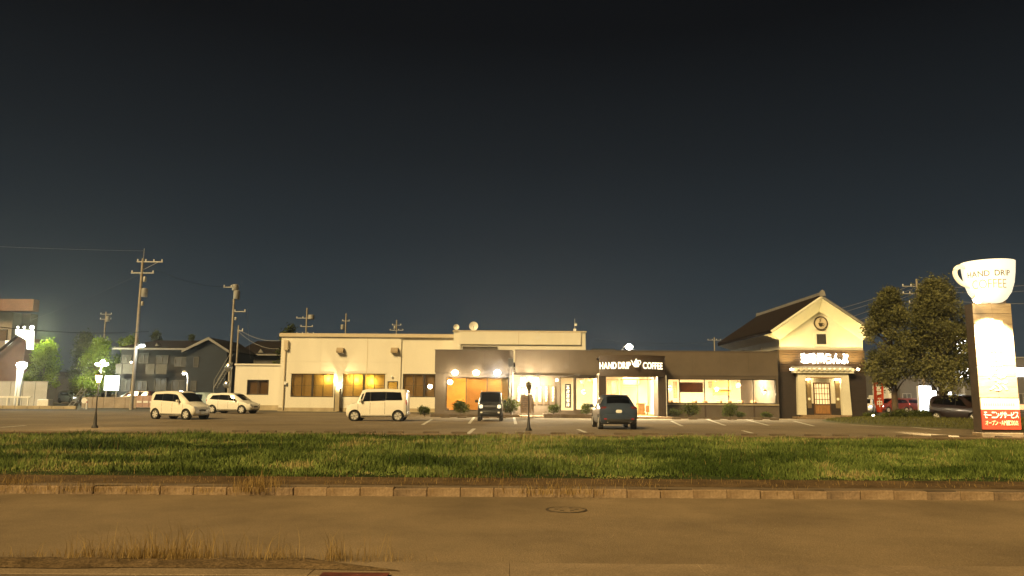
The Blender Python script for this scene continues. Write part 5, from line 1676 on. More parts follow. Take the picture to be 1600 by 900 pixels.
small_car('street_car', 'red car passing behind the banner flag', 1392, 628, 84, R(200), P_red, comp, [('tail_light', -1.86, .66, .92, .10, .2, .2, M_tailon), ('headlight', 1.8, .6, .67, .25, .25, .16, M_beam)])
small_car('street_car', 'white car with bright headlamps beyond the storehouse corner', 1352, 630, 78, R(-120), P_white, comp, [('headlight', 1.8, .62, .67, .2, .22, .18, M_beamw)])
small_car('pale_van', 'pale blue car half hidden between the two white parked cars', 324, 628, 67, R(-40), P_pale, kei_wag, [('headlight', 1.60, .52, .80, .16, .24, .17, M_lens)], win=[[(-1.45, 5.12), (.32, 5.1), (.32, 5.86), (-1.35, 5.86)]], wheels=(-1.22, 1.2), screen=(1.09, .85))
small_car('estate_car', 'dark wine saloon roof showing behind the low wall', 212, 620, 82, R(180), P_wine, comp, [('headlight', 1.76, .58, .67, .28, .24, .15, M_lens)], z=.25)
small_car('lit_car', 'pale car glinting under the lamps beyond the fence', 112, 612, 105, R(-30), P_pearl, comp, [('headlight', 1.76, .58, .67, .3, .3, .16, M_beamw)], z=.2)
small_car('lit_car', 'white car under the lamps beside the three globe lamp', 134, 612, 108, R(-150), P_white, comp, [('headlight', 1.76, .58, .67, .28, .24, .15, M_lens)], z=.2)
# white box truck behind the banner
t = thing('box_truck', 'white box truck parked behind the banner flag', 'truck', (WX(1388, 92), 92, 0))
bx('cargo_box', M_wpaint, t, WX(1381, 92), WX(1394.5, 92), 91, 95, .6, WZ(603, 92, 1388), .03)
bx('chassis', M_black, t, WX(1381.5, 92), WX(1394, 92), 91.2, 96.2, .35, .595)
bx('cab', M_wpaint, t, WX(1382, 92), WX(1394, 92), 95.05, 96.4, .6, 1.9, .1)
for sx_ in (1383, 1393):
    for yy in (91.8, 95.6):
        MB().lathe([(.05, -.1), (.33, -.1), (.33, .1), (.05, .1)], (WX(sx_, 92), yy, .33), 16, 'x').build('wheel', M_tyre, t)

# ------------------------------------------------------------------ utility poles and wires
def util_pole(label, px, py_top, Y, h, arms, group='utility poles', base_z=0, r=.17, extra=None, lean=0):
    p = W(px, py_top, Y)
    t = thing('utility_pole', label, 'utility pole', (p.x, Y, p.z - h), 0, group)
    MB().tube([(lean, 0, 0), (0, 0, h)], r, 10, r * .62).build('shaft', M_polec, t, local=True, smooth=True)
    for (dz, x0, x1, sag) in arms:
        a = MB().box(x0, x1, -.05, .05, h - dz - .05, h - dz + .05).build('crossarm', M_galv, t, local=True)
        nI = max(2, int((x1 - x0) / .6))
        for i in range(nI):
            xx = x0 + .08 + (x1 - x0 - .16) * i / (nI - 1)
            MB().lathe([(.05, 0), (.07, .04), (.04, .08), (.07, .13), (.03, .2)], (xx, 0, h - dz + .05), 8).build('insulator', M_wpaint, a, local=True)
        if sag:
            MB().tube([(0, 0, h - dz - .8), (x1 * .75, 0, h - dz - .05)], .03, 5).build('brace', M_galv, t, local=True)
    for (kind, x, dz, rr_, hh_) in (extra or []):
        MB().lathe([(rr_ * .9, 0), (rr_, .05), (rr_, hh_ - .05), (rr_ * .8, hh_)], (x, -.1, h - dz), 14).build(kind, M_galv, t, local=True, smooth=True)
    return t
pa = W(224, 404, 70)
util_pole('tall concrete utility pole with crossarms and transformer beside the white minicar', 223.5, 404, 70, pa.z, [(.3, -.55, 1.85, True), (1.35, -1.0, 1.1, False)], extra=[('transformer', .42, 3.6, .28, .8), ('insulator_cluster', .35, 2.2, .14, .5), ('cable_box', .3, 4.4, .12, .4)], lean=-.05)
t = bpy.data.objects['utility_pole']
MB().tube([(.05, 0, pa.z), (.05, 0, pa.z + .95)], .03, 6).build('lightning_rod', M_galv, t, local=True)
pb = W(367, 446, 87)
util_pole('utility pole with round transformer behind the low annexe', 367, 446, 87, pb.z + .1, [(.2, -1.3, .5, False), (3.0, .1, 1.4, False)], extra=[('transformer', .3, 1.6, .36, 1.0), ('insulator_cluster', .1, .6, .35, .7), ('cable_box', .35, 4.0, .13, .35)])
pc = W(373, 508, 80)
util_pole('thin short service pole standing next to the transformer pole', 373, 508, 80, pc.z, [(.6, -.1, .5, False)], r=.11)
for (px, py, Y, lab, ex, arms) in ((480, 481, 118, 'distant utility pole with coiled cables above the white building roof', [('cable_coil', .7, 1.8, .5, .7)], [(1.6, -1.6, .4, False), (2.9, -.9, 1.0, False), (4.0, -1.5, 1.2, False)]),
                               (541, 490, 124, 'distant utility pole above the middle of the white building roof', [('transformer', -.5, 2.6, .3, .8)], [(1.2, -.6, .6, False)]),
                               (620, 500, 134, 'distant utility pole above the vent end of the white building roof', [('transformer', -.3, 1.6, .2, .5)], [(.9, -.8, .8, False), (1.8, -1.2, 1.2, False)]),
                               (166, 487, 121, 'distant utility pole behind the lit green trees', [('transformer', .4, 1.6, .3, .9)], [(.4, -.9, .9, False), (1.2, -.9, .9, False)]),
                               (1116, 527, 160, 'distant crossarmed pole between cafe roof and storehouse', [], [(.6, -1.4, 1.4, False)]),
                               (1432, 436, 82, 'utility pole with many wires rising between the street trees', [('transformer', .4, 2.4, .32, .9)], [(.8, -1.6, 1.2, False), (1.6, -1.6, 1.4, False), (2.6, -1.0, 1.0, False)])):
    q = W(px, py, Y)
    util_pole(lab, px, py, Y, q.z + .05, arms, extra=ex)

def wire(p, q, sag, label, r=.016, m=None):
    p, q = Vector(p), Vector(q)
    pts = []
    for i in range(15):
        u_ = i / 14
        v = p.lerp(q, u_)
        v.z -= sag * 4 * u_ * (1 - u_)
        pts.append(v)
    o = MB().tube(pts, r, 5).build('overhead_wire', m or M_wirel, None, origin=p)
    tag(o, label, 'wire', 'overhead wires')
wire(W(224, 392, 70), W(-150, 378, 58), .1, 'single bare wire running from the tall pole rod over the beige building', .012)
wire(W(224, 410, 70), W(367, 447, 87), .8, 'wire from the tall utility pole to the transformer pole', .014, M_wire)
wire(W(232, 518, 70), W(-100, 497, 55), .5, 'thick dark cable from the tall pole over the beige shop', .035, M_wire)
wire(W(215, 430, 70), W(-60, 532, 90), .6, 'thin wire sloping from the tall pole behind the lit sign', .014, M_wire)
wire(W(386, 482, 87), W(391, 560, 95), .1, 'service drop hanging from the transformer pole arm', .015)
wire(W(374, 515, 80), W(437, 532, 76), .4, 'service wire from the short pole to the white building', .015)
wire(W(374, 519, 80), W(436, 545, 76), .5, 'lower service wire from the short pole to the white building', .015)
for i, (a, b_, q, lab) in enumerate(((444, 497, 1200, 'top wire from the tree pole passing behind the storehouse gable'), (450, 505, 1200, 'second wire from the tree pole passing behind the storehouse gable'), (458, 520, 1200, 'third wire from the tree pole passing behind the storehouse gable'), (466, 531, 1200, 'lowest wire from the tree pole passing behind the storehouse gable'))):
    wire(W(1430, a, 82), W(q, b_ + 8, 120), .6, lab, .028)
for i, (a, b_, lab) in enumerate(((444, 437, 'top wire from the tree pole towards the cup sign'), (452, 446, 'middle wire from the tree pole towards the cup sign'), (462, 470, 'lowest wire from the tree pole towards the cup sign'))):
    wire(W(1432, a, 82), W(1680, b_, 60), .5, lab, .02)
for i, (a, b_, lab) in enumerate(((529, 540, 'faint upper wire far behind the cafe roof'), (533, 545, 'faint lower wire far behind the cafe roof'))):
    wire(W(930, a, 150), W(1116, b_ - 5, 160), .5, lab, .03, M_wire)

# ------------------------------------------------------------------ street lamps
def street_lamp(label, px, py, Y, arm, col, es, watts, h=None, r=.16, post=True, post_m=None, group='street lamps', shape='ball', direction=None):
    p = W(px, py, Y)
    z0 = 0
    t = thing('street_lamp', label, 'street lamp', (p.x + arm, Y, z0), 0, group)
    if post:
        MB().tube([(0, 0, 0), (0, 0, p.z - .35), (-arm * .25, 0, p.z - .02), (-arm * .8, 0, p.z + .06)], .06, 8, .035).build('post', post_m or M_galv, t, local=True, smooth=True)
    MB().lathe([(.04, .16), (r * 1.1, .08), (r * 1.3, 0), (r * 1.2, -.02)], (-arm, 0, p.z + .04), 14).build('housing', M_wpaint, t, local=True, smooth=True)
    MB().ball((-arm, -.02, p.z - .02), r, 12, .75).build('lens', glow('street lens %.1f%.1f%d' % (col[0], col[2], es), col, es), t, local=True, smooth=True)
    lamp(t, (-arm, -r - .1, p.z - r - .1), col, watts, .15, local=True)
    return t
street_lamp('lit street lamp on a short curved arm behind the cafe roof', 983, 541.5, 74, -.7, (1, .92, .80), 60, 160, r=.34)
street_lamp('white curved lamp standing behind the parked white minicar', 288, 583, 60, .3, (.95, .97, .9), 12, 60, r=.14, post_m=M_wpaint)
# lamp head fixed to the tall pole
p = W(221, 540, 69.5)
t = thing('pole_lamp', 'cold white lamp fixed to the tall utility pole', 'street lamp', p)
MB().tube([(-.25, .45, -.15), (-.05, .1, -.05)], .03, 6).build('arm', M_galv, t, local=True)
MB().prism([(-.3, -.12), (.3, .02), (.32, .16), (-.25, .1)], -.12, .12).build('housing', M_galv, t, local=True)
MB().prism([(-.28, -.19), (.30, -.05), (.29, .01), (-.29, -.125)], -.18, .08).build('lens', glow('pole led', (.80, .95, 1), 40), t, local=True)
lamp(t, (.1, -.3, -.3), (.82, .95, 1), 140, .15, local=True)
# three globe lamp
Yg = 92
p = W(160, 567, Yg)
t = thing('three_globe_lamp', 'white park lamp with three glowing globes by the lit signboard', 'street lamp', (p.x, Yg, 0))
MB().tube([(-.35, 0, 0), (-.1, 0, p.z - .6), (0, 0, p.z - .3)], .09, 8, .05).build('post', M_wpaint, t, local=True)
for (ax_, az_, q) in ((152, 569, 0), (161, 565, 1), (166.5, 569, 2)):
    g_ = W(ax_, az_, Yg)
    MB().tube([(0, 0, p.z - .35), (g_.x - p.x, 0, g_.z - .2)], .03, 5).build('arm', M_wpaint, t, local=True)
    MB().ball((g_.x - p.x, -.02, g_.z), .24, 12, .8).build('globe', glow('park globe', (1, .97, .78), 12), t, local=True, smooth=True)
lamp(t, (0, -.6, p.z - .2), (.95, 1, .66), 1300, .3, local=True)
# blazing double post lamp at far left
Yl = 78
p = W(34, 571, Yl)
t = thing('plaza_lamp', 'blazing white plaza lamp on two white posts by the fence', 'street lamp', (p.x, Yl, 0))
MB().tube([(0, 0, -.1), (.05, 0, p.z - .2)], .14, 10, .22).build('post', M_wpaint, t, local=True, smooth=True)
MB().tube([(-.5, .2, -.1), (-.35, .1, p.z - .3)], .08, 8, .14).build('post', M_wpaint, t, local=True, smooth=True)
MB().lathe([(.28, -.34), (.5, .0), (.42, .26), (.1, .34)], (0, 0, p.z), 16).build('head', glow('plaza head', (1, 1, .93), 22), t, local=True, smooth=True)
lamp(t, (.1, -.65, p.z - .1), (.98, 1, .85), 700, .3, local=True)

# ------------------------------------------------------------------ left background
def bld_box(name, label, px0, px1, py0, Y, depth, m, zb=-.05):
    t = thing(name, label, 'building', (WX((px0 + px1) / 2, Y), Y, 0))
    z1 = W((px0 + px1) / 2, py0, Y).z
    bx('wall', m, t, WX(px0, Y, 580), WX(px1, Y, 580), Y, Y + depth, zb, z1)
    return t, z1
M_beige = mat('beige concrete wall', (.26, .23, .20), .9, .12, .4, .1, 20)
t, z1 = bld_box('beige_building', 'tall beige building with reddish flat cornice at the plaza', -150, 12, 487, 96, 4, M_beige)
bx('cornice', mat('reddish cornice', (.19, .115, .095), .85, .12, .6), t, WX(-155, 95), WX(45, 95), 94.4, 95.6, z1 + .003, W(20, 468, 95).z)
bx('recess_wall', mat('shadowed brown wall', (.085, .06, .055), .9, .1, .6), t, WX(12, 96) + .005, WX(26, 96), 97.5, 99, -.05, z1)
for k in range(3):
    zz = z1 - 2.2 - k * 3.3
    window(t, WX(-26, 96), WX(4, 96), zz - 1.4, zz, 95.9, 2, M_bfr, M_film, .08, .09)
t = thing('brown_shop', 'brown shop with sloping roof behind the white plaza fence', 'building', (WX(10, 90), 90, 0))
sxs = [W(-140, 620, 90), W(40, 620, 90), W(40, 533, 90), W(26, 527, 90), W(0, 548, 90), W(-60, 600, 90)]
MB().prism([(WX(-140, 90), 0), (W(40, 533, 90).x, 0), (W(40, 533, 90).x, W(40, 533, 90).z), (W(27, 526, 90).x, W(27, 526, 90).z), (W(0, 549, 90).x, W(0, 549, 90).z), (W(-60, 598, 90).x, W(-60, 598, 90).z), (W(-140, 605, 90).x, W(-140, 605, 90).z)], 90, 95).build('wall', mat('brown shop wall', (.10, .055, .045), .9, .15, .7), t)
a, b_ = W(27, 525, 89.6), W(-60, 597, 89.6)
MB().tube([a, b_], .16, 6).build('verge_board', M_tile, t)
# white lit sign of the shop
sy = 88.5
t = thing('lit_shop_sign', 'white glowing notched signboard lit by roof lamps', 'sign', (WX(38, sy), sy, W(38, 545, sy).z))
pts_ = [(24, 514.5), (51, 515), (50, 546), (42, 546), (41, 531.5), (24, 522)]
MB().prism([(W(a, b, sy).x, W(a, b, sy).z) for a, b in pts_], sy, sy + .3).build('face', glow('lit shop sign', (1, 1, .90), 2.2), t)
for px in (28, 38, 50):
    q = W(px, 511.5, sy - .6)
    MB().ball(q, .2 if px == 50 else .1, 10).build('sign_lamp', glow('sign lamp', (1, 1, .92), 14), t, smooth=True)
    MB().tube([q, W(px, 514, sy + .1)], .03, 5).build('lamp_arm', M_galv, t)
t = thing('small_white_sign', 'small pale sign panel on the brown shop wall', 'sign', (WX(14, 89.7), 89.7, W(14, 542, 89.7).z))
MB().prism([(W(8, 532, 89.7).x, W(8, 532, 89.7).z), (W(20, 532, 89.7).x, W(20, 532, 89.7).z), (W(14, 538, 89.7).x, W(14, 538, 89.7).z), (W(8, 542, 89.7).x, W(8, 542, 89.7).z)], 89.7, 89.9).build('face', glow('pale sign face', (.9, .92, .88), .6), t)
tag(lamp(bpy.data.objects['lit_shop_sign'], W(57, 517, 86.2), (.95, 1, .55), 1700, .25), None)  # light set off from the sign lamps and tinted to brighten the lime tree
# white panel fence
t = thing('panel_fence', 'white panel fence along the plaza', 'fence', (WX(30, 84), 84, 0))
for i in range(6):
    a, b_ = -40 + i * 19.2, -40 + (i + 1) * 19.2 - .8
    bx('panel', mat('fence panel', (.42, .42, .42), .7, .08, 1), t, WX(a, 84), WX(b_, 84), 84, 84.06, -.02, W(40, 597, 84).z)
bx('top_rail', M_galv, t, WX(-40, 84), WX(75, 84), 83.97, 84.1, W(40, 597, 84).z + .002, W(40, 595.5, 84).z)
# white railing bench
t = thing('white_railing', 'low white rail with three posts before the plaza fence', 'railing', (WX(25, 77), 77, 0))
bx('rail', M_wpaint, t, WX(-20, 77), WX(50, 77), 76.95, 77.1, W(25, 621.5, 77).z, W(25, 619, 77).z)
for px in (14, 30, 46):
    bx('post', M_wpaint, t, WX(px, 77) - .07, WX(px, 77) + .07, 76.97, 77.08, -.02, W(25, 621.7, 77).z)
o = bx('white_block', M_wpaint, None, WX(64, 77), WX(82, 77), 76.6, 77.4, -.02, W(73, 624, 77).z, .05, origin=(WX(73, 77), 77, 0))
tag(o, 'chunky white block seat at the end of the rail', 'seat')
t = thing('low_kerb_wall', 'low pale kerb wall at the edge of the plaza', 'wall', (WX(60, 76), 76, 0))
for i in range(8):
    a = -30 + i * 19
    MB().box(WX(a, 72), WX(a + 18.6, 72), 72, 72.25, -.02, .28).build('block', M_plinth, t, bevel=.02)
t = thing('low_wall', 'low beige wall behind the tall utility pole', 'wall', (WX(170, 80), 79, 0))
for i in range(5):
    a = 130 + i * 17
    MB().box(WX(a, 79), WX(a + 16.8, 79), 79, 79.2, -.02, W(150, 620.5, 79).z).build('block', mat('beige wall block', (.30, .24, .18), .9, .15, 1), t, bevel=.015)
t = thing('pink_barrier', 'faded pink barrier panels beside the white minicar', 'barrier', (WX(228, 78), 78, 0))
for i in range(3):
    a = 215 + i * 10
    bx('panel', mat('faded pink panel', (.40, .26, .22), .8, .15, 2), t, WX(a, 78), WX(a + 9.5, 78), 78, 78.06, .1, W(228, 618, 78).z)
    bx('stripe', M_wpaint, t, WX(a + 1, 78), WX(a + 8.5, 78), 77.97, 77.997, .55, .75)
# round sign and short post
p = W(131.5, 626, 74)
t = thing('round_sign', 'small round white sign on a post by the low wall', 'sign', (p.x, 74, 0))
MB().lathe([(.26, .02), (.26, -.02), (.01, -.022)], p, 20, 'y').build('disc', M_wpaint, t)
MB().tube([(p.x, 74.05, -.02), (p.x, 74.05, p.z)], .03, 6).build('post', M_galv, t)
p = W(135.5, 633, 73)
t = thing('marker_post', 'short white marker post by the round sign', 'post', (p.x, 73, 0))
MB().lathe([(.07, -.02), (.07, .85), (.03, .9)], (p.x, 73, 0), 10).build('post', M_wpaint, t)
MB().lathe([(.074, .6), (.074, .7)], (p.x, 73, 0), 10).build('band', M_red, t)
# inclined guy guard
t = thing('guy_stay', 'pale inclined stay with crosspieces by the plaza kerb', 'stay', (W(103, 641, 73).x, 73, 0))
a, b_ = Vector((W(103, 640, 73).x, 73, 0)), W(129, 606, 76)
MB().tube([a, b_], .05, 6).build('bar', M_galv, t)
MB().tube([a + Vector((.4, 0, 0)), b_ + Vector((.4, 0, -.1))], .05, 6).build('bar', M_galv, t)
for k in range(1, 6):
    q = a.lerp(b_, k / 6)
    MB().tube([q, q + Vector((.4, 0, 0))], .03, 5).build('crosspiece', M_galv, t)
# white lit signboard
t = thing('lit_signboard', 'blank white glowing signboard beside the three globe lamp', 'sign', (WX(172, 91), 91, 0))
bx('face', glow('lit signboard', (1, 1, .97), 3), t, WX(163, 91), WX(184.5, 91), 91, 91.25, W(172, 610, 91).z, W(172, 587, 91).z)
for px in (166, 182):
    bx('leg', M_galv, t, WX(px, 91) - .06, WX(px, 91) + .06, 91.05, 91.2, 0, W(172, 610, 91).z - .002)
# trees lit by the plaza lamps
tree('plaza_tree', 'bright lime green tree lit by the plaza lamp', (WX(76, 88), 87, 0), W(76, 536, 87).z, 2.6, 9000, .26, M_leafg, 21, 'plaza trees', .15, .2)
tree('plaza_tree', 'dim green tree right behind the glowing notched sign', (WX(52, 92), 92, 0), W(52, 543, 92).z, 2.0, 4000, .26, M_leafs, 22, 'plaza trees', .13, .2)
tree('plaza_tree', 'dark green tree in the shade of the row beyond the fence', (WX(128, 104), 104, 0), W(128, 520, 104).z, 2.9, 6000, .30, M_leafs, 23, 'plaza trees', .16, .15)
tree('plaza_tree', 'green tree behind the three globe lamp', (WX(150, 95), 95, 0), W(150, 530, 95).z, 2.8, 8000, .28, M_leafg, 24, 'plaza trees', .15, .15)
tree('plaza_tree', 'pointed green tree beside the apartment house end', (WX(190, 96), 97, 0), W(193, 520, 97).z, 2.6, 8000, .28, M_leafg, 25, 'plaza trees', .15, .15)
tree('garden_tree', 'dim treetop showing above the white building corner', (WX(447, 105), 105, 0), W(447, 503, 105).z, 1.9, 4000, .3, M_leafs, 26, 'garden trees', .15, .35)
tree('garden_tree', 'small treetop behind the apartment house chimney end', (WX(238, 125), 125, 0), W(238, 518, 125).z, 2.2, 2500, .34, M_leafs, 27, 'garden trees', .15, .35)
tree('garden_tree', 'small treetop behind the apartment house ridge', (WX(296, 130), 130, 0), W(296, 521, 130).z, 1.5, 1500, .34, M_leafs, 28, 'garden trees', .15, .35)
# apartment house
HY = 94.0
def hx_(px): return WX(px, HY, 580)
def hz_(py, px=270): return WZ(py, HY, px)
ap = thing('apartment_house', 'dark two storey apartment house with pale balconies and gabled end', 'building', (hx_(270), HY, 0))
M_side = mat('slate blue siding', (.016, .021, .032), .85, .12, .8, stretch=(1, 1, 6))
M_bal = mat('dimmed balcony panel', (.095, .090, .083), .8, .1, 1)  # balconies and eaves darkened in colour for the weaker light on this house
M_eave = mat('dimmed eave board', (.18, .17, .16), .7, .08, 1)
h0, h1, hz1 = hx_(187), hx_(296), hz_(545)
bx('wall', mat('dim grey siding', (.020, .020, .022), .85, .12, .8), ap, h0, h1, HY, HY + 9, -.05, hz1)
# gabled bay at the right end
g0, g1 = hx_(294), hx_(357)
gz = hz_(533)
gm = hx_(329)
MB().prism([(g0, 0), (g1, 0), (g1, hz_(549)), (gm, hz_(534)), (g0, hz_(549))], HY - .8, HY + 9).build('gable_wall', M_side, ap)
# roofs
rr0 = MB().add([(h0 - .6, HY - .9, hz1 + .02), (g0 + 1.5, HY - .9, hz1 + .02), (g0 + 1.5, HY + 4.5, hz_(528)), (h0 + 2.2, HY + 4.5, hz_(528)), (h0 - .6, HY + 9.5, hz1 + .02), (g0 + 1.5, HY + 9.5, hz1 + .02)], [(0, 1, 2, 3), (3, 2, 5, 4), (0, 3, 4)])
rr0.build('roof', M_tile, ap)
bx('eave_board', M_eave, ap, h0 - .6, g0 + .2, HY - .95, HY - .85, hz1 - .18, hz1 + .03)
for s, xe in ((-1, g0 - .4), (1, g1 + .4)):
    ze_ = hz_(550)
    MB().add([(xe, HY - 1.3, ze_), (gm, HY - 1.3, gz + .25), (gm, HY + 9.2, gz + .25), (xe, HY + 9.2, ze_), (xe, HY - 1.3, ze_ + .15), (gm, HY - 1.3, gz + .42), (gm, HY + 9.2, gz + .42), (xe, HY + 9.2, ze_ + .15)],
             [(4, 5, 6, 7), (0, 1, 5, 4), (0, 3, 2, 1), (0, 4, 7, 3)]).build('gable_roof', M_tile, ap)
    MB().add([(xe, HY - 1.36, ze_ - .14), (gm, HY - 1.36, gz + .12), (gm, HY - 1.36, gz + .44), (xe, HY - 1.36, ze_ + .17), (xe, HY - 1.28, ze_ - .14), (gm, HY - 1.28, gz + .12), (gm, HY - 1.28, gz + .44), (xe, HY - 1.28, ze_ + .17)],
             [(0, 1, 2, 3), (4, 7, 6, 5), (0, 4, 5, 1), (2, 6, 7, 3)]).build('verge_board', M_eave, ap)
MB().prism([(hx_(240), hz_(541)), (hx_(243), hz_(536.5)), (hx_(246), hz_(541))], HY - .2, HY + .5).build('dormer', M_eave, ap)
zfl = hz_(585)
bx('floor_band', mat('dark band', (.035, .033, .035), .8, .1, 1), ap, h0, h1, HY - .06, HY - .003, zfl - .25, zfl + .15)
for (a, b_) in ((187, 196), (198, 213), (233, 247), (249, 266)):
    bx('balcony', M_bal, ap, hx_(a), hx_(b_), HY - 1.0, HY - .9, zfl, hz_(569.5))
for (a, b_, c_, d_) in ((190, 204, 555, 568), (216, 231, 552, 568), (243, 262, 555, 568), (272, 292, 558, 573), (192, 206, 592, 612), (216, 232, 596, 612), (243, 262, 591, 614), (270, 292, 594, 614)):
    window(ap, hx_(a), hx_(b_), hz_(d_), hz_(c_), HY - .1, 2, M_bal, mat('dim window', (.07, .068, .064), .25, .2, .6), .08, .1)
for (a, b_, c_, d_) in ((306, 314, 558, 574), (304, 313, 595, 610)):
    window(ap, hx_(a), hx_(b_), hz_(d_), hz_(c_), HY - .9, 1, M_bal, MATS['dim window'], .07, .1)
lamp_p = W(205, 566, HY - 1.2)
t = thing('balcony_lamp', 'tiny lit lamp on an apartment balcony', 'lamp', lamp_p)
MB().ball((0, 0, 0), .13, 10).build('bulb', glow('balcony bulb', (1, .85, .65), 8), t, local=True)
bx('plate', M_eave, t, lamp_p.x - .1, lamp_p.x + .1, lamp_p.y + .14, lamp_p.y + .2, lamp_p.z - .1, lamp_p.z + .1)
# outside stair
st = thing('outside_stair', 'steel outside stair climbing between apartment house and annexe', 'stair', (hx_(350), HY - 3, 0))
a, b_ = W(334, 607, HY - 3), W(359, 566, HY - 3)
for dy in (0, 1.0):
    MB().tube([a + Vector((0, dy, 0)), b_ + Vector((0, dy, 0))], .09, 6).build('stringer', M_eave, st)
    MB().tube([a + Vector((0, dy, 1.0)), b_ + Vector((0, dy, 1.0))], .04, 6).build('handrail', M_eave, st)
for k in range(12):
    q = a.lerp(b_, (k + .5) / 12)
    bx('tread', M_galv, st, q.x - .14, q.x + .14, q.y + .02, q.y + .98, q.z - .02, q.z + .02)
for q in (a, b_):
    MB().tube([(q.x, q.y, -.05), (q.x, q.y, q.z + 1.0)], .05, 6).build('post', M_eave, st)
# second house behind annexe
t = thing('rear_house', 'dim house with small white dormer behind the annexe', 'building', (WX(405, 110), 110, 0))
bx('wall', M_bal, t, WX(365, 110), WX(445, 110), 110, 118, -.05, W(405, 556, 110).z)
q0, q1, q2 = W(362, 553, 109.3), W(450, 556, 109.3), W(405, 536, 114)
MB().add([(q0.x, 109.2, q0.z), (q1.x, 109.2, q0.z), (q1.x - 1, 114, q2.z + .3), (q0.x + 2, 114, q2.z + .3), (q0.x, 118.8, q0.z), (q1.x, 118.8, q0.z)], [(0, 1, 2, 3), (3, 2, 5, 4), (0, 3, 4), (1, 5, 2)]).build('roof', M_tile, t)
bx('eave_board', M_eave, t, q0.x, q1.x, 109.1, 109.19, q0.z - .2, q0.z + .03)
MB().prism([(W(403, 552, 109).x, W(403, 551, 109).z), (W(407, 546, 109).x, W(407, 545, 109).z), (W(411, 552, 109).x, W(411, 551, 109).z)], 109.0, 109.6).build('dormer', M_eave, t)
window(t, W(384, 560, 110).x, W(398, 560, 110).x, W(392, 568, 110).z, W(392, 558, 110).z, 109.88, 2, M_eave, MATS['dim window'], .08, .1)
# traffic mirrors on the pole
for (px, py, r_, lab) in ((357, 574, .42, 'round traffic mirror high on a post by the annexe'), (354, 601, .36, 'round traffic mirror low on a post by the annexe')):
    p = W(px, py, 78)
    t = thing('traffic_mirror', lab, 'mirror', (p.x + .3, 78, 0), 0, 'traffic mirrors')
    MB().tube([(p.x + .3, 78.1, -.02), (p.x + .3, 78.1, p.z + .5)], .045, 8).build('post', M_galv, t)
    MB().lathe([(r_, .06), (r_, -.02), (r_ * .9, -.06), (.01, -.12)], p, 22, 'y').build('face', M_chrome, t, smooth=True)

# ------------------------------------------------------------------ right background
t = thing('vending_machine', 'blazing bluish white lit kiosk panel behind the hedge', 'kiosk', (WX(1449, 72), 72, 0))
bx('face', glow('kiosk face', (.86, .92, 1), 9), t, WX(1440, 72), WX(1454, 72), 72, 72.5, .15, W(1448, 603.5, 72).z)
bx('cabinet', M_wpaint, t, WX(1439.5, 72), WX(1454.5, 72), 72.51, 72.9, .0, W(1448, 603, 72).z)
bx('side_panel', glow('kiosk side', (1, 1, .97), 4), t, WX(1455, 72), WX(1463, 72), 72.1, 72.6, .4, W(1459, 610.5, 72).z)
lamp(t, (WX(1450, 71), 71.3, 1.2), (.85, .92, 1), 160, .4)
t = thing('pylon_sign', 'tall white lit pylon sign behind the street tree', 'sign', (WX(1509, 95), 95, 0))
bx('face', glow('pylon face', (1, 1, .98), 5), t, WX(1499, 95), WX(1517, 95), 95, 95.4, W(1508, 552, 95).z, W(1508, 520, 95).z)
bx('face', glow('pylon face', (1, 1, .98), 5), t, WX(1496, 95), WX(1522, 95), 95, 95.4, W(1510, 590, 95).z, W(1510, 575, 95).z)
bx('mast', M_galv, t, WX(1508, 95) - .15, WX(1508, 95) + .15, 95.41, 95.7, 0, W(1508, 518, 95).z)
t = thing('lit_fascia', 'white lit fascia board beyond the sign tower', 'sign', (WX(1610, 90), 90, 0))
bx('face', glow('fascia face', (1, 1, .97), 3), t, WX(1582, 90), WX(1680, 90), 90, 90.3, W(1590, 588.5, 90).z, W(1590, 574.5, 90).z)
bx('red_band', glow('red shop band', (1, .16, .05), .8), t, WX(1582, 90), WX(1680, 90), 90.02, 90.28, W(1590, 640, 90).z, W(1590, 632, 90).z)
for px in (1584, 1670):
    bx('post', M_galv, t, WX(px, 90) - .1, WX(px, 90) + .1, 90.31, 90.5, 0, W(1590, 575, 90).z)
t = thing('lit_storefront', 'white lit storefront panel between the street trees', 'sign', (WX(1476, 80), 80, 0))
bx('face', glow('storefront face', (1, 1, .95), 4), t, WX(1468, 80), WX(1486, 80), 80, 80.3, W(1476, 624, 80).z, W(1476, 612, 80).z)
bx('header', glow('storefront face', (1, 1, .95), 4), t, WX(1469, 80), WX(1475, 80), 80, 80.3, W(1476, 611, 80).z, W(1476, 605, 80).z)
bx('frame', M_galv, t, WX(1467, 80), WX(1487, 80), 80.31, 80.4, 0, W(1476, 604, 80).z)
M_far = mat('dim far wall', (.11, .105, .10), .9, .15, .3)
for i, (a, b_, c_, Y, lab) in enumerate(((1362, 1400, 572, 118, 'dim grey shop block far behind the banner flag'), (1404, 1450, 590, 112, 'low dim shop behind the lit kiosk'), (1490, 1580, 598, 108, 'dim low building behind the dark SUV'), (1585, 1720, 560, 100, 'dim building behind the lit fascia board'))):
    t, z1 = bld_box('far_shop', lab, a, b_, c_, Y, 8, M_far)
    bx('coping', M_galv, t, WX(a, Y) - .1, WX(b_, Y) + .1, Y - .1, Y + 8.1, z1 + .002, z1 + .15)
    n_ = max(1, int((b_ - a) / 20))
    for k in range(n_):
        xa = WX(a + (b_ - a) * (k + .2) / n_, Y); xb = WX(a + (b_ - a) * (k + .8) / n_, Y)
        window(t, xa, xb, 1.0, 2.3, Y - .1, 2, M_galv, MATS['dim window'], .08, .09)
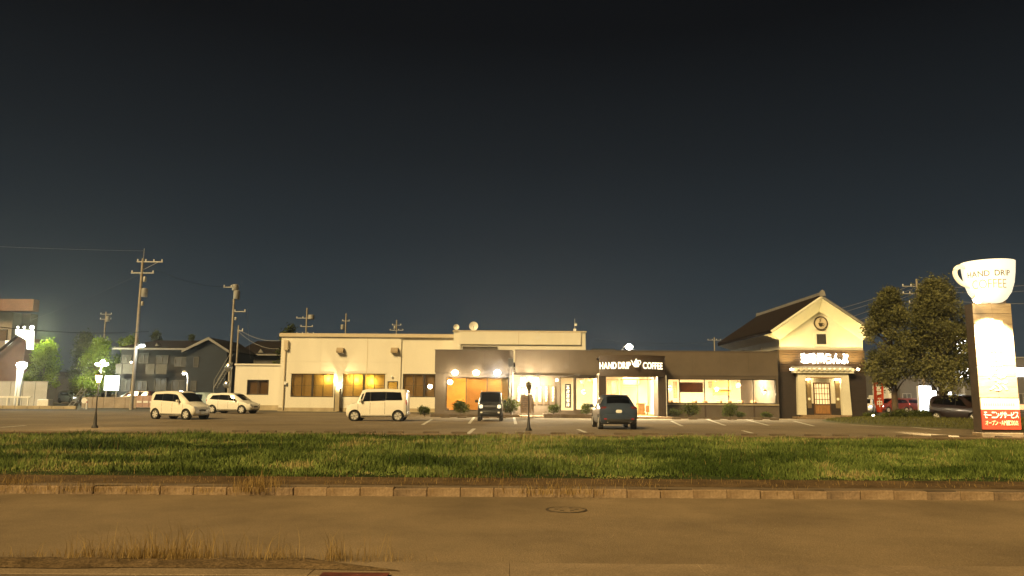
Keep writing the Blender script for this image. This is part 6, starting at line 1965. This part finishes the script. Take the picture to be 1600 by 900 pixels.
for (px, py, Y, lab, lamp_es) in ((1350, 604, 66, 'slim lamp with cool head by the storehouse corner', 16), (1349, 626, 70, 'low bollard lamp by the storehouse corner', 16), (1394, 584, 100, 'small far street lamp beside the tree trunk', 12), (1474, 599, 110, 'tiny far street lamp between the trees', 10)):
    street_lamp(lab, px, py, Y, .15, (.92, .95, 1), lamp_es, 12, r=.13)
p = W(1364, 643.5, 54.2)
t = thing('garden_spotlight', 'small ground spotlight in the shrubs by the banner flag', 'spotlight', (p.x, p.y, .02))
MB().lathe([(.05, 0), (.05, .12), (.09, .16), (.09, .24)], (0, 0, 0), 10).build('housing', M_dark, t, local=True)
MB().ball((0, -.02, .26), .09, 10).build('bulb', glow('garden bulb', WARM2, 12), t, local=True)
# low dark houses far behind
for i, (a, b_, c_, Y, lab) in enumerate(((925, 962, 545, 150, 'dark flat roofed house far behind the porch'), (50, 130, 588, 135, 'dark low house behind the plaza trees'))):
    t, z1 = bld_box('far_house', lab, a, b_, c_, Y, 10 if a == 50 else 3, mat('dark far wall', (.03, .03, .032), .9, .1, .3))
    if a == 50: MB().prism([(WX(a, Y) - .5, z1 + .003), (WX(b_, Y) + .5, z1 + .003), (WX(b_, Y) - .5, z1 + .8), (WX(a, Y) + .5, z1 + .8)], Y - .4, Y + 10.4).build('roof', M_tile, t)

# ------------------------------------------------------------------ thin haze volume, added to give the lamps a glow
hz = MB().box(-160, 160, -40, 200, -1.7, 19).build('haze', None)
hm = bpy.data.materials.new('lamp glow haze')
hm.use_nodes = True
hn = hm.node_tree
hn.nodes.clear()
ho = hn.nodes.new('ShaderNodeOutputMaterial')
pv = hn.nodes.new('ShaderNodeVolumePrincipled')
pv.inputs['Color'].default_value = (.95, .96, 1, 1)
pv.inputs['Density'].default_value = .0008
pv.inputs['Anisotropy'].default_value = .82
hn.links.new(pv.outputs[0], ho.inputs['Volume'])
hz.data.materials.clear()
hz.data.materials.append(hm)
tag(hz, 'thin haze added over the car park for lamp glow', 'haze', kind='stuff')
